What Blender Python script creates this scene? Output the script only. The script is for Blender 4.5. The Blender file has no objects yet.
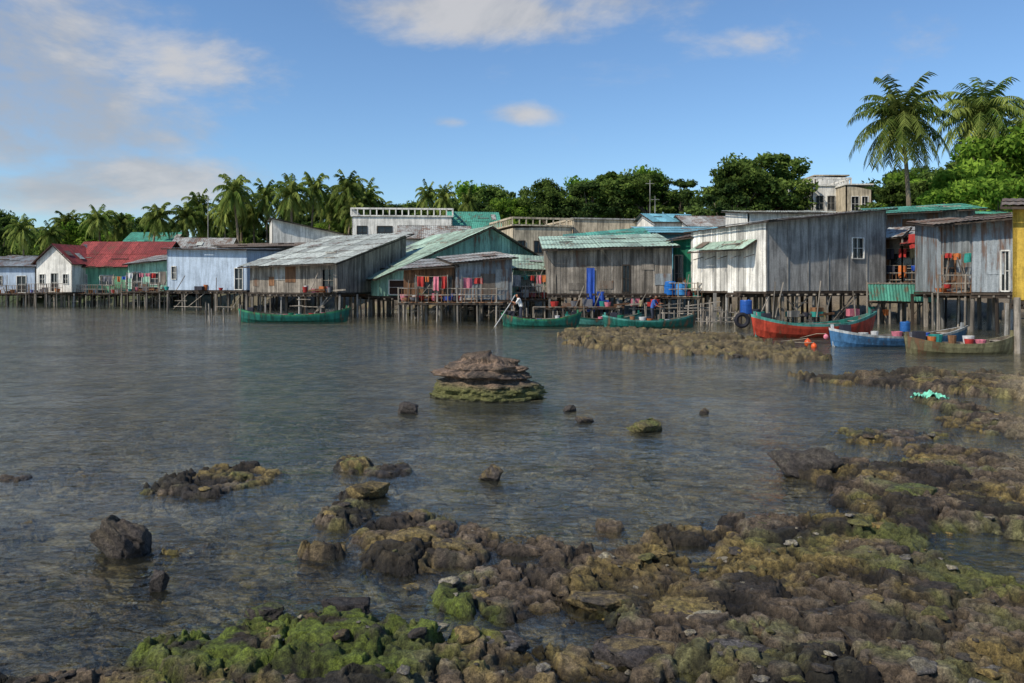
import bpy, math, random
import numpy as np
from mathutils import Vector
random.seed(7); RNG=np.random.default_rng(11)
F=796.0; CH=2.4; HV=285.0
scene=bpy.context.scene
def X(u,d): return (u-512)/F*d
def Z(v,d): return CH-(v-HV)/F*d
def D(v): return CH*F/(v-HV)
def lin(r,g,b,s=1.0):
    f=lambda c:((c/255+0.055)/1.055)**2.4 if c>10 else c/255/12.92
    return (f(r)*s,f(g)*s,f(b)*s,1)
# ---------------- camera
cd=bpy.data.cameras.new("camera"); cam=bpy.data.objects.new("camera",cd); scene.collection.objects.link(cam)
cam.location=(0,0,CH); cam.rotation_euler=(math.radians(90),0,0)
cd.sensor_width=36; cd.lens=F/1024*36; cd.shift_y=-(341.5-HV)/1024
cd.clip_end=8000; cd.clip_start=.05
scene.camera=cam
# ---------------- numpy noise
def hsh(ix,iy,s):
    h=(ix.astype(np.int64)*374761393+iy.astype(np.int64)*668265263+s*974711)&0xffffffff
    h=((h^(h>>13))*1274126177)&0xffffffff
    h=(h^(h>>16))&0xffffffff
    h=(h*2246822519)&0xffffffff
    h=h^(h>>15)
    return (h&0xffffff)/float(0xffffff)
def vn(x,y,s=0):
    ix=np.floor(x);iy=np.floor(y);fx=x-ix;fy=y-iy
    fx=fx*fx*(3-2*fx);fy=fy*fy*(3-2*fy)
    a=hsh(ix,iy,s);b=hsh(ix+1,iy,s);c=hsh(ix,iy+1,s);d=hsh(ix+1,iy+1,s)
    return (a+(b-a)*fx)*(1-fy)+(c+(d-c)*fx)*fy
def fbm(x,y,o=4,s=0):
    r=0;a=.5;t=0
    for i in range(o):
        r=r+a*(vn(x,y,s+i*17)*2-1);t+=a;a*=.5
        x,y=x*1.9+y*.7+3.1,y*1.9-x*.7+1.7
    return r/t
def worley(x,y,s=0):
    ix=np.floor(x);iy=np.floor(y)
    f1=np.full(x.shape,9.);f2=np.full(x.shape,9.);cid=np.zeros(x.shape)
    for a in(-1,0,1):
        for b in(-1,0,1):
            cx=ix+a;cy=iy+b
            dd=np.hypot(cx+hsh(cx,cy,s)-x,cy+hsh(cx,cy,s+5)-y)
            m=dd<f1
            f2=np.where(m,f1,np.minimum(f2,dd)); cid=np.where(m,hsh(cx,cy,s+9),cid); f1=np.where(m,dd,f1)
    return f1,f2,cid
def ss(a,b,x):
    t=np.clip((x-a)/(b-a),0,1); return t*t*(3-2*t)
REEF=[(230,708,260,62,.12),(310,662,115,40,.14),(430,668,100,34,.09),(560,672,130,28,.06),(700,625,115,42,.07),(640,580,102,30,.065),(425,545,66,34,.07),
(510,592,70,26,.05),(790,640,160,62,.10),(820,578,120,54,.09),(950,640,170,82,.12),(915,500,90,47,.08),(925,570,90,50,.09),(985,478,85,36,.09),
(850,470,55,20,.04),(930,381,112,10,.11),(1015,390,80,20,.14),(1035,432,26,34,.12),(680,345,110,11,.16),(615,337,56,6,.18),(765,353,50,7,.12),
(222,480,60,17,.05),(355,466,20,7,.06),(387,472,26,9,.04),(365,493,26,9,.06),(347,516,28,11,.05),(325,553,24,8,.045),(610,526,16,8,.05),
(10,532,26,12,-.02),(60,472,60,10,-.03),(180,548,30,8,-.02),(520,545,45,11,.01),(905,436,60,8,.02),(1000,430,40,12,.05),(740,545,66,13,.04),(680,540,44,11,.03)]
RE=[]
for (u,v,ru,rv,ht) in REEF:
    y0=D(v+rv) if v+rv>290 else 500; y1=D(v-rv); yc=(y0+y1)/2
    RE.append((X(u,D(v)),yc,ru/F*D(v),(y1-y0)/2,ht))
SX=[-300,-90,-60,-30,-10,5,20,32,50,90,300]; SY=[130,112,104,84,74,67,60,52,46,40,40]
def hfun(x,y):
    n1=fbm(x*.8,y*.8,4,1); n2=fbm(x*3.1,y*3.1,4,2)
    sea=-(.10+.022*np.maximum(0,y-6.5)); sea=np.maximum(sea,-1.4)+.06*n1*np.minimum(1,y/20)+.03*n2
    h=sea.copy(); S=np.zeros(x.shape)
    for (cx,cy,rx,ry,ht) in RE:
        q=np.hypot((x-cx)/rx,(y-cy)/ry)+.45*n1+.36*n2
        s=ss(1.2,.80,q); h=np.maximum(h,sea+(ht-sea)*s); S=np.maximum(S,s)
    wx=x+.30*n2;wy=y+.30*n1
    sc=np.where(y>20,.5,1.0)
    f1,f2,ci=worley(wx*1.5*sc,wy*1.5*sc,3); slab=ss(.02,.2,f2-f1)
    g1,g2,gi=worley(wx*4.7*sc,wy*4.7*sc,8); sl2=ss(.02,.3,g2-g1)
    k1,k2,ki=worley(wx*17,wy*17,12)
    fine=fbm(x*9,y*9,4,5)
    farm=np.where(y>20,2.3,1.0)
    det=((slab-.75)*.055+(ci-.5)*.085+(sl2-.65)*.03+(gi-.5)*.030+.03*n2)*farm
    Sb=np.maximum(S,.3*ss(.1,.5,n1))
    h=h+det*Sb
    st=.042; qq=h/st+.7*n2; fr_=qq-np.floor(qq); ter=(np.floor(qq)+ss(.35,.60,fr_)-.7*n2)*st
    h=h*(1-S)+(h*.25+ter*.75)*S
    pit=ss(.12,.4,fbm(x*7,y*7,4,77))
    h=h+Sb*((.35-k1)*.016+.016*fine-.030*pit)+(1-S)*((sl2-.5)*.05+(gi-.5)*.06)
    q=np.hypot((x-X(1012,D(560)))/.7,(y-D(560))/.75)+.3*n2
    h=np.where(q<1.2,h-.22*ss(1.2,.7,q),h)
    rl=x-(.655*y+.5)+.5*n1
    k=ss(0,4,rl)*ss(3,7,y); h=np.maximum(h,sea*(1-k)+(.65+.1*n1)*k)
    k=ss(4.4,0,y); h=np.maximum(h,-.3+(1.1+.12*n2)*k)
    ys=np.interp(x,SX,SY)+3*n1
    k=ss(-2,9,y-ys); land=1.3+.2*n1+2.2*ss(10,60,y-ys)+10*np.exp(-((x-52)/38)**2-((y-128)/34)**2)+5*np.exp(-((x-15)/40)**2-((y-150)/34)**2)
    h=np.where(k>0,np.maximum(h,sea*(1-k)+land*k),h)
    return h,S,(n1,n2,slab,ci,sl2,gi,k,fine,pit)
def hz(x,y):
    return float(hfun(np.array([float(x)]),np.array([float(y)]))[0][0])
# ---------------- node helpers
class NT:
    def __init__(s,tree): s.t=tree; s.n=tree.nodes; s.l=tree.links
    def add(s,typ,props={},**inp):
        n=s.n.new(typ)
        for k,v in props.items(): setattr(n,k,v)
        for k,v in inp.items():
            key=int(k[1:]) if (k[0]=='i' and k[1:].isdigit()) else k.replace('_',' ')
            s.set(n.inputs[key],v)
        return n
    def set(s,sock,v):
        if isinstance(v,bpy.types.NodeSocket): s.l.new(v,sock)
        else: sock.default_value=v
    def math(s,op,a,b=0.,c=None,clamp=False):
        n=s.n.new('ShaderNodeMath'); n.operation=op; n.use_clamp=clamp
        s.set(n.inputs[0],a); s.set(n.inputs[1],b)
        if c is not None: s.set(n.inputs[2],c)
        return n.outputs[0]
    def vm(s,op,a,b):
        n=s.n.new('ShaderNodeVectorMath'); n.operation=op; s.set(n.inputs[0],a); s.set(n.inputs[1],b)
        return n.outputs['Value'] if op=='LENGTH' else n.outputs[0]
    def noise(s,vec,scale,det=4,rough=.55,dist=0.):
        n=s.add('ShaderNodeTexNoise',Scale=scale,Detail=det,Roughness=rough,Distortion=dist); s.l.new(vec,n.inputs['Vector']); return n.outputs['Fac']
    def mr(s,v,a,b,c=0.,d=1.):
        n=s.n.new('ShaderNodeMapRange'); s.set(n.inputs[0],v)
        for i,q in enumerate((a,b,c,d)): s.set(n.inputs[i+1],q)
        n.interpolation_type='SMOOTHSTEP'; return n.outputs[0]
    def mix(s,f,a,b,mode='MIX'):
        n=s.n.new('ShaderNodeMix'); n.data_type='RGBA'; n.blend_type=mode
        s.set(n.inputs[0],f); s.set(n.inputs[6],a); s.set(n.inputs[7],b); return n.outputs[2]
def newmat(name):
    m=bpy.data.materials.new(name); m.use_nodes=True; m.node_tree.nodes.clear(); t=NT(m.node_tree)
    out=t.add('ShaderNodeOutputMaterial'); return m,t,out
def M(name,col,rough=.8,metal=0.,grime=.5,rust=0.,bump=.3,bscale=14.,spec=.3):
    m,t,out=newmat(name)
    pos=t.add('ShaderNodeNewGeometry').outputs['Position']
    st=t.add('ShaderNodeMapping',Scale=(2.,2.,.22)); t.l.new(pos,st.inputs[0])
    n1=t.noise(st.outputs[0],1.8,4,.68); n2=t.noise(pos,.7,3,.62); n3=t.noise(pos,bscale,2,.6)
    tint=t.add('ShaderNodeAttribute',{'attribute_name':'tint'}).outputs['Fac']
    g=t.math('MULTIPLY',t.mr(n1,.40,.64),grime)
    g2=t.math('MULTIPLY',t.mr(n2,.42,.66),grime*.65)
    k=t.math('MULTIPLY',t.math('SUBTRACT',1.,g),t.math('SUBTRACT',1.,g2))
    k=t.math('MULTIPLY',k,tint)
    k=t.math('MULTIPLY',k,t.mr(n3,.2,.8,.82,1.12))
    c=t.mix(1.,col,t.add('ShaderNodeCombineColor',Red=k,Green=k,Blue=k).outputs[0],'MULTIPLY')
    if rust>0:
        mixn=t.math('ADD',t.math('MULTIPLY',n1,.55),t.math('MULTIPLY',n2,.45))
        r=t.math('MULTIPLY',t.mr(mixn,.57-.10*rust,.66-.08*rust),.8)
        c=t.mix(r,c,(.15,.075,.04,1))
    b=t.add('ShaderNodeBump',Strength=bump,Distance=.03,Height=n3)
    p=t.add('ShaderNodeBsdfPrincipled',Base_Color=c,Roughness=rough,Metallic=metal,Normal=b.outputs[0]); p.inputs['Specular IOR Level'].default_value=spec
    t.l.new(p.outputs[0],out.inputs[0]); return m
def leafmat(name,col,col2,trans=.3):
    m,t,out=newmat(name)
    tint=t.add('ShaderNodeAttribute',{'attribute_name':'tint'}).outputs['Fac']
    rnd=t.add('ShaderNodeObjectInfo').outputs['Random']
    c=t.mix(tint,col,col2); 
    k=t.mr(rnd,0.,1.,.75,1.2); c=t.mix(1.,c,t.add('ShaderNodeCombineColor',Red=k,Green=k,Blue=k).outputs[0],'MULTIPLY')
    p=t.add('ShaderNodeBsdfDiffuse',Color=c)
    tr=t.add('ShaderNodeBsdfTranslucent',Color=c)
    mx=t.add('ShaderNodeMixShader',i0=trans,i1=p.outputs[0],i2=tr.outputs[0]); t.l.new(mx.outputs[0],out.inputs[0]); return m
# ---------------- materials
PL=M("weathered_plank",lin(156,147,134),grime=.55,bump=.5)
PB=M("brown_plank",lin(138,100,70),grime=.5,bump=.5)
DK=M("dark_wood",lin(72,62,52),grime=.5)
CG=M("grey_concrete",lin(166,163,156),grime=.5)
CW=M("white_plaster",lin(228,225,215),grime=.36)
CT=M("tan_plaster",lin(198,184,158),grime=.5)
CB=M("pale_blue_plaster",lin(178,194,210),grime=.28)
CY=M("yellow_paint",lin(205,172,72),grime=.45)
MG=M("grey_corrugated_metal",lin(166,167,161),rough=.55,grime=.45,rust=.8)
ML=M("light_corrugated_metal",lin(192,197,186),rough=.5,grime=.35,rust=.35)
MN=M("faded_green_corrugated_metal",lin(164,188,168),rough=.55,grime=.35,rust=.4)
MT=M("teal_sheet",lin(85,158,136),rough=.5,grime=.35,rust=.2)
MTW=M("teal_wall",lin(150,192,168),rough=.7,grime=.4,rust=.15)
MGW=M("green_wall",lin(112,168,134),rough=.7,grime=.4)
MR=M("red_roof_metal",lin(148,68,62),rough=.55,grime=.4,rust=.3)
MC=M("cyan_sheet",lin(120,178,192),rough=.5,grime=.35)
MS=M("slate_metal",lin(142,149,152),rough=.55,grime=.45,rust=.75)
MD=M("dark_roof",lin(126,115,102),rough=.7,grime=.45,rust=.85)
GL=M("dark_glass",lin(38,44,48),rough=.15,grime=.2,spec=.6)
NET=M("green_netting",lin(34,120,90),rough=.9,grime=.3)
TR=M("trunk_bark",lin(140,126,106),grime=.5)
ROPE=M("rope",lin(160,150,130),grime=.2)
def cm(name,r,g,b,rough=.7): return M(name,lin(r,g,b),rough=rough,grime=.3)
CLO=[cm("cloth_red",178,55,50),cm("cloth_blue",45,85,175),cm("cloth_white",205,205,203),cm("cloth_orange",200,115,62),cm("cloth_teal",50,150,140),cm("cloth_pink",205,120,135),cm("cloth_dark",50,50,60),cm("cloth_tan",170,155,118),cm("cloth_grey",120,120,125)]
# ---------------- mesh builder
class MB:
    def __init__(s): s.v=[];s.f=[];s.m=[];s.t=[];s.mats=[]
    def mi(s,mat):
        if mat not in s.mats: s.mats.append(mat)
        return s.mats.index(mat)
    def poly(s,pts,mat,tint=1.):
        b=len(s.v); s.v.extend([tuple(p) for p in pts]); s.f.append(tuple(range(b,b+len(pts)))); s.m.append(s.mi(mat)); s.t.append(tint)
    def box(s,o,a,b,c,mat,tint=1.):
        o=Vector(o);a=Vector(a);b=Vector(b);c=Vector(c); k=len(s.v)
        for q in (o,o+a,o+a+b,o+b,o+c,o+a+c,o+a+b+c,o+b+c): s.v.append(tuple(q))
        for f in ((0,3,2,1),(4,5,6,7),(0,1,5,4),(1,2,6,5),(2,3,7,6),(3,0,4,7)):
            s.f.append(tuple(k+i for i in f)); s.m.append(s.mi(mat)); s.t.append(tint)
    def beam(s,p,q,w,mat,tint=1.,h=None):
        p=Vector(p);q=Vector(q);d=(q-p); 
        if d.length<1e-6:return
        dn=d.normalized(); up=Vector((0,0,1)) if abs(dn.z)<.9 else Vector((1,0,0))
        a=dn.cross(up).normalized(); b=a.cross(dn).normalized(); h=h or w
        s.box(p-a*w/2-b*h/2,a*w,b*h,d,mat,tint)
    def cyl(s,p,q,r0,r1,mat,tint=1.,n=8,cap=True):
        p=Vector(p);q=Vector(q);dn=(q-p).normalized(); up=Vector((0,0,1)) if abs(dn.z)<.9 else Vector((1,0,0))
        a=dn.cross(up).normalized(); b=a.cross(dn); k=len(s.v)
        for c,r in((p,r0),(q,r1)):
            for i in range(n):
                t=i*2*math.pi/n; s.v.append(tuple(c+a*math.cos(t)*r+b*math.sin(t)*r))
        for i in range(n):
            j=(i+1)%n; s.f.append((k+i,k+j,k+n+j,k+n+i)); s.m.append(s.mi(mat)); s.t.append(tint)
        if cap:
            s.f.append(tuple(k+n+i for i in range(n))); s.m.append(s.mi(mat)); s.t.append(tint)
            s.f.append(tuple(k+n-1-i for i in range(n))); s.m.append(s.mi(mat)); s.t.append(tint)
    def tube(s,pts,rs,mat,tint=1.,n=7):
        for i in range(len(pts)-1): s.cyl(pts[i],pts[i+1],rs[i],rs[i+1],mat,tint,n,cap=(i==len(pts)-2))
    def mesh(s,name):
        me=bpy.data.meshes.new(name); me.from_pydata(s.v,[],s.f)
        for m in s.mats: me.materials.append(m)
        me.polygons.foreach_set('material_index',s.m)
        a=me.attributes.new('tint','FLOAT','FACE'); a.data.foreach_set('value',s.t)
        me.update(); return me
    def obj(s,name,parent=None,smooth=False):
        me=s.mesh(name)
        if smooth: me.polygons.foreach_set('use_smooth',[True]*len(me.polygons))
        o=bpy.data.objects.new(name,me); scene.collection.objects.link(o)
        if parent: o.parent=parent
        return o
def empty(name,loc=(0,0,0)):
    e=bpy.data.objects.new(name,None); scene.collection.objects.link(e); e.empty_display_size=.3; return e
def R(a,b): return random.uniform(a,b)
# ---------------- terrain
def grid_mesh(name,rows,t,attrfn):
    W=np.maximum(np.abs(rows),3.5)
    Xg=W[:,None]*t[None,:]; Yg=np.repeat(rows[:,None],len(t),1)
    x=Xg.ravel();y=Yg.ravel(); z,attrs=attrfn(x,y)
    nr,nc=Xg.shape; me=bpy.data.meshes.new(name)
    me.vertices.add(nr*nc); co=np.stack([x,y,z],1).astype(np.float32); me.vertices.foreach_set('co',co.ravel())
    idx=np.arange(nr*nc).reshape(nr,nc)
    q=np.stack([idx[:-1,:-1],idx[:-1,1:],idx[1:,1:],idx[1:,:-1]],-1).reshape(-1,4)
    me.loops.add(q.size); me.loops.foreach_set('vertex_index',q.ravel().astype(np.int32))
    me.polygons.add(len(q)); me.polygons.foreach_set('loop_start',(np.arange(len(q))*4).astype(np.int32)); 
    me.update(calc_edges=True)
    me.polygons.foreach_set('use_smooth',np.ones(len(q),dtype=bool))
    for k,(typ,val) in attrs.items():
        a=me.attributes.new(k,typ,'POINT')
        if typ=='FLOAT': a.data.foreach_set('value',val.astype(np.float32))
        else: a.data.foreach_set('color',val.astype(np.float32).ravel())
    o=bpy.data.objects.new(name,me); scene.collection.objects.link(o); return o
def C3(*c): return np.array(c)[None,:]
def mixc(a,b,k): return a*(1-k[:,None])+b*k[:,None]
def albedo(x,y,z,S,ex):
    n1,n2,slab,ci,sl2,gi,kb,fine,pit=ex
    m=fbm(x*1.3+9,y*1.3,5,31); m2=fbm(x*7,y*7,4,41); m3=fbm(x*2.6,y*2.6-7,5,51)
    c=np.repeat(C3(.25,.21,.125),len(x),0)          # seabed
    c=mixc(c,C3(.38,.34,.25),ss(.0,.5,m2)*.7); c=mixc(c,C3(.06,.05,.028),ss(-.1,.3,m3+.3*(gi-.5))*.88)
    c=c*(.4+.6*sl2[:,None])
    rock=np.repeat(C3(.135,.100,.066),len(x),0)
    rock=mixc(rock,C3(.27,.225,.165),ss(-.1,.4,m3)*.5)
    rock=mixc(rock,C3(.225,.165,.048),ss(-.1,.35,m+.3*m2)*.8)
    rock=mixc(rock,C3(.125,.135,.034),ss(.05,.45,m3+.25*m2)*.65)
    rock=mixc(rock,C3(.030,.025,.021),ss(.05,.30,fbm(x*2.0,y*2.0+5,5,61)+(ci-.5)*.7)*.88)
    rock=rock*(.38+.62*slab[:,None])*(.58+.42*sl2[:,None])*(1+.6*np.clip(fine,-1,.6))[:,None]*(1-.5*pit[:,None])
    q=np.hypot((x-X(290,D(645)))/1.5,(y-D(645))/1.15)+.45*n2+.35*n1
    rock=mixc(rock,C3(.125,.165,.022)*(1-.4*pit[:,None])*(.85+.7*np.clip(m2,-.5,.5))[:,None],ss(1.05,.5,q)*ss(-.35,.15,m2+.2)*.92)
    q=np.hypot((x-X(930,D(560)))/1.3,(y-D(560))/1.6)+.4*n2
    rock=mixc(rock,C3(.13,.15,.035),ss(1.,.4,q)*ss(-.2,.2,m3)*.55)
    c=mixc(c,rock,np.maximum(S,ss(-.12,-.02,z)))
    sand=ss(-.3,.8,x-(.60*y+.2))*ss(8,11,y)*ss(40,20,y)*ss(-.2,.15,z+.1*n1)
    c=mixc(c,C3(.32,.26,.16),sand*.8)
    far=S*ss(18,24,y)*ss(60,50,y)*ss(-.02,.1,z); c=mixc(c,C3(.19,.145,.065)*(.5+1.5*np.clip(m2+.3,0,.8))[:,None]*(.5+.5*slab[:,None]),far*.6)
    c=mixc(c,C3(.17,.14,.10),kb*ss(.1,.5,z)*1.0)
    c=mixc(c,C3(.05,.07,.025),ss(80,110,y))
    wet=ss(.05,-.01,z)*S; c=c*(1-.5*wet[:,None])
    return c
def tattr(x,y):
    z,S,ex=hfun(x,y); c=albedo(x,y,z,S,ex)
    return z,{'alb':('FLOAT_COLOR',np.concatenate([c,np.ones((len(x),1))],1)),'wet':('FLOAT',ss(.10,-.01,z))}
rows=np.concatenate([np.linspace(-60,3.3,24),np.geomspace(3.5,20,600),np.geomspace(20.15,95,220),np.geomspace(98,4000,50)])
t=np.concatenate([np.geomspace(-6,-.8,18),np.linspace(-.78,.78,940),np.geomspace(.8,6,18)])
g=grid_mesh("ground",rows,t,tattr)
m,tt,out=newmat("reef_rock")
pos=tt.add('ShaderNodeNewGeometry').outputs['Position']; alb=tt.add('ShaderNodeAttribute',{'attribute_name':'alb'}).outputs['Color']; wet=tt.add('ShaderNodeAttribute',{'attribute_name':'wet'}).outputs['Fac']
n=tt.noise(pos,24,6,.75); n2=tt.noise(pos,95,3,.7)
k=tt.math('MULTIPLY',tt.mr(n,.3,.7,.36,1.65),tt.mr(n2,.3,.7,.6,1.4))
c=tt.mix(1.,alb,tt.add('ShaderNodeCombineColor',Red=k,Green=k,Blue=k).outputs[0],'MULTIPLY')
h=tt.math('ADD',tt.math('MULTIPLY',n,1.),tt.math('MULTIPLY',n2,.4))
b=tt.add('ShaderNodeBump',Strength=1.,Distance=.045,Height=h)
p=tt.add('ShaderNodeBsdfPrincipled',Base_Color=c,Roughness=tt.mr(wet,0.,1.,.85,.45),Normal=b.outputs[0]); p.inputs['Specular IOR Level'].default_value=.35
tt.l.new(p.outputs[0],out.inputs[0]); REEFM=m; g.data.materials.append(m)
# ---------------- water
def wattr(x,y):
    z,S,ex=hfun(x,y); return np.zeros(len(x)),{'depth':('FLOAT',np.clip(-z,0,3))}
rows=np.concatenate([np.linspace(-60,3.3,8),np.geomspace(3.5,110,260),np.geomspace(120,4000,12)])
t=np.concatenate([np.geomspace(-6,-.8,6),np.linspace(-.78,.78,300),np.geomspace(.8,6,6)])
w=grid_mesh("water",rows,t,wattr)
m,tt,out=newmat("sea_water")
pos=tt.add('ShaderNodeNewGeometry').outputs['Position']; dep=tt.add('ShaderNodeAttribute',{'attribute_name':'depth'}).outputs['Fac']
mp=tt.add('ShaderNodeMapping',Scale=(1.,1.6,1.),Rotation=(0,0,.25)); tt.l.new(pos,mp.inputs[0]); mv=mp.outputs[0]
a=tt.noise(mv,1.7,2,.5,.6); b_=tt.noise(mv,6.0,3,.58,.5); c_=tt.noise(mv,.35,2,.5); calm=tt.mr(tt.noise(mv,.12,3,.6),.38,.62,.35,1.)
h=tt.math('ADD',tt.math('MULTIPLY',a,1.),tt.math('MULTIPLY',b_,.46))
h=tt.math('ADD',h,tt.math('MULTIPLY',c_,.8))
bp=tt.add('ShaderNodeBump',Strength=calm,Distance=.105,Height=h)
fr=tt.add('ShaderNodeFresnel',IOR=1.33,Normal=bp.outputs[0]).outputs[0]
fr=tt.math('MULTIPLY',fr,.9)
gl=tt.add('ShaderNodeBsdfGlossy',Color=(.98,.97,.95,1),Roughness=.05,Normal=bp.outputs[0])
tp=tt.add('ShaderNodeBsdfTransparent',Color=(.93,.94,.84,1)); df=tt.add('ShaderNodeBsdfDiffuse',Color=(.150,.158,.125,1))
dk=tt.math('SUBTRACT',1.,tt.math('POWER',2.718,tt.math('MULTIPLY',dep,-.8)))
u_=tt.add('ShaderNodeMixShader',i0=dk,i1=tp.outputs[0],i2=df.outputs[0])
mx=tt.add('ShaderNodeMixShader',i0=fr,i1=u_.outputs[0],i2=gl.outputs[0]); tt.l.new(mx.outputs[0],out.inputs[0]); w.data.materials.append(m)
# ---------------- rocks
def ico(sub):
    import bmesh
    bm=bmesh.new(); bmesh.ops.create_icosphere(bm,subdivisions=sub,radius=1); bm.verts.ensure_lookup_table()
    V=np.array([v.co[:] for v in bm.verts]); Fc=np.array([[v.index for v in f.verts] for f in bm.faces]); bm.free(); return V,Fc
def n3(V,s,seed): return (fbm(V[:,0]*s+V[:,2]*s*.63+seed,V[:,1]*s-V[:,2]*s*.71+seed*1.7,4,seed))
def rockverts(V,seed,rough=.35,cuts=11):
    rg=np.random.default_rng(seed); P=V.copy()
    for i in range(cuts):   # cut facets
        nn=rg.normal(size=3); nn/=np.linalg.norm(nn); dcut=rg.uniform(.45,.8)
        s=P@nn; P=np.where((s>dcut)[:,None],P-(s-dcut)[:,None]*nn*.95,P)
    P=P*(1+rough*n3(V,1.6,seed)+rough*.35*n3(V,5,seed+3)+rough*.16*n3(V,14,seed+5))[:,None]
    return P
def rock_alb(P,seed,base,top,nz):
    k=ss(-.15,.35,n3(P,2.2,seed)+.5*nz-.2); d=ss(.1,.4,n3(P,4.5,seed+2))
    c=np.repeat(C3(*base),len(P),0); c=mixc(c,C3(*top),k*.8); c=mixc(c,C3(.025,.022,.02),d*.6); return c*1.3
def mk_rock(name,P,Fc,col,wetness=.2,smooth=True):
    me=bpy.data.meshes.new(name); me.from_pydata(P.tolist(),[],Fc.tolist()); me.materials.append(REEFM)
    a=me.attributes.new('alb','FLOAT_COLOR','POINT'); a.data.foreach_set('color',np.concatenate([col,np.ones((len(P),1))],1).astype(np.float32).ravel())
    a=me.attributes.new('wet','FLOAT','POINT'); a.data.foreach_set('value',np.full(len(P),wetness,dtype=np.float32))
    if smooth: me.polygons.foreach_set('use_smooth',[True]*len(me.polygons))
    o=bpy.data.objects.new(name,me); scene.collection.objects.link(o); return o
V5,F5=ico(5)
DARK=(.05,.042,.036); OCH=(.17,.125,.05); GREY=(.12,.11,.10)
for i,(u,v,wpx,hpx,base,top,dy,slab) in enumerate([
  (113,558,62,42,(.055,.045,.038),(.08,.065,.045),.8,0),(156,592,21,20,DARK,DARK,.7,0),(407,414,22,12,DARK,DARK,.8,0),(570,412,14,7,DARK,DARK,.8,0),(585,423,20,6,DARK,OCH,.8,0),
  (646,433,38,13,(.1,.085,.035),(.1,.11,.03),.8,0),(705,414,10,6,DARK,OCH,.8,0),(491,481,25,16,DARK,OCH,.9,0),(810,477,72,27,DARK,(.075,.065,.05),.7,0),(916,501,52,13,(.08,.08,.03),(.09,.11,.03),.7,1),
  (356,471,32,13,OCH,(.1,.11,.03),.8,0),(366,500,44,15,OCH,(.09,.07,.03),.8,1),
  (332,690,100,20,(.06,.055,.05),(.05,.045,.04),.6,1),(342,618,52,15,(.035,.03,.028),(.05,.045,.04),.6,1),(412,552,54,16,OCH,(.16,.12,.04),.9,1),(450,558,42,14,OCH,(.13,.10,.04),.9,1),
  (695,625,84,14,OCH,(.17,.13,.04),.7,1),(870,645,110,17,DARK,(.08,.065,.04),.7,1),(640,668,90,14,(.06,.05,.045),OCH,.7,1),
  (955,665,90,15,DARK,OCH,.7,1),(262,620,40,11,DARK,(.07,.09,.02),.6,1),(500,655,60,11,DARK,GREY,.7,1),(785,612,70,11,DARK,OCH,.7,1),
  (740,668,80,14,DARK,GREY,.7,1),(600,612,70,11,OCH,DARK,.7,1),(840,600,70,11,DARK,GREY,.7,1),(985,600,60,12,DARK,OCH,.7,1)]):
    d=D(v); wd=wpx/F*d; ht=hpx/F*d
    P=rockverts(V5,100+i*7,.3)
    if slab:
        cap=.25+.12*n3(V5,3,400+i)+.05*n3(V5,9,420+i); P[:,2]=np.where(P[:,2]>cap,cap+(P[:,2]-cap)*.12,P[:,2])
    mn=P.min(0); mxx=P.max(0); P=(P-(mn+mxx)/2)/(mxx-mn)
    P=P*np.array([wd,wd*dy,ht*1.5]); P[:,2]+=ht*.25
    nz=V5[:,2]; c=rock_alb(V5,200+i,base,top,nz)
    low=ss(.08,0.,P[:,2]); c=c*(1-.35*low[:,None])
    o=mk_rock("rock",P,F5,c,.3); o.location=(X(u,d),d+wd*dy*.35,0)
# layered central outcrop
nth=260;nzr=110
th=np.linspace(0,2*np.pi,nth,endpoint=False); zz=np.linspace(0,1,nzr)
TH,ZZ=np.meshgrid(th,zz); fx=TH.ravel();fz=ZZ.ravel()
prof=np.interp(fz,[0,.12,.26,.36,.42,.47,.52,.60,.66,.70,.78,.82,.90,.94,1.0],[1.06,1.10,1.06,.97,.80,.74,.93,.91,.74,.77,.72,.58,.52,.44,.0])
cx_=np.cos(fx);sy_=np.sin(fx)
nn=fbm(cx_*1.3+5,sy_*1.3+fz*.9,4,71); lay=fbm(cx_*2.2+np.floor(fz*9+.6*nn)*3.7,sy_*2.2+np.floor(fz*9+.6*nn)*1.9,3,73); fine=fbm(fx*9,fz*16,4,75)
asym=1+.20*ss(.4,.55,fz)*ss(.75,.6,fz)*(-cx_)+.1*np.cos(2*fx+1)
r=prof*(1+.26*nn+.19*lay+.08*fine)*asym
zt=fz*(.93+.12*nn)
zt=zt+(fz>.75)*.09*lay*ss(.75,.9,fz)+.05*cx_*fz*-1
lean=.06*ss(.6,.9,fz)
P=np.stack([cx_*r*1.04+lean,sy_*r*.85,zt*1.0-.03],1)
idx=np.arange(nth*nzr).reshape(nzr,nth)
Fc=np.stack([idx[:-1,:],np.roll(idx[:-1,:],-1,1),np.roll(idx[1:,:],-1,1),idx[1:,:]],-1).reshape(-1,4)
c=np.repeat(C3(.21,.145,.10),len(P),0); c=mixc(c,C3(.09,.07,.05),ss(-.1,.3,lay)*.75)
c=mixc(c,C3(.04,.033,.028),ss(.0,.3,fine+.3*nn)*.7)
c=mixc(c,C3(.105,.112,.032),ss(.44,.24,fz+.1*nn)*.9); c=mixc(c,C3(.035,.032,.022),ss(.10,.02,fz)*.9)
o=mk_rock("layered_rock_outcrop",P,Fc,c,.15,smooth=True); d=D(402); o.location=(X(487,d),d+.85,0)
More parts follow.
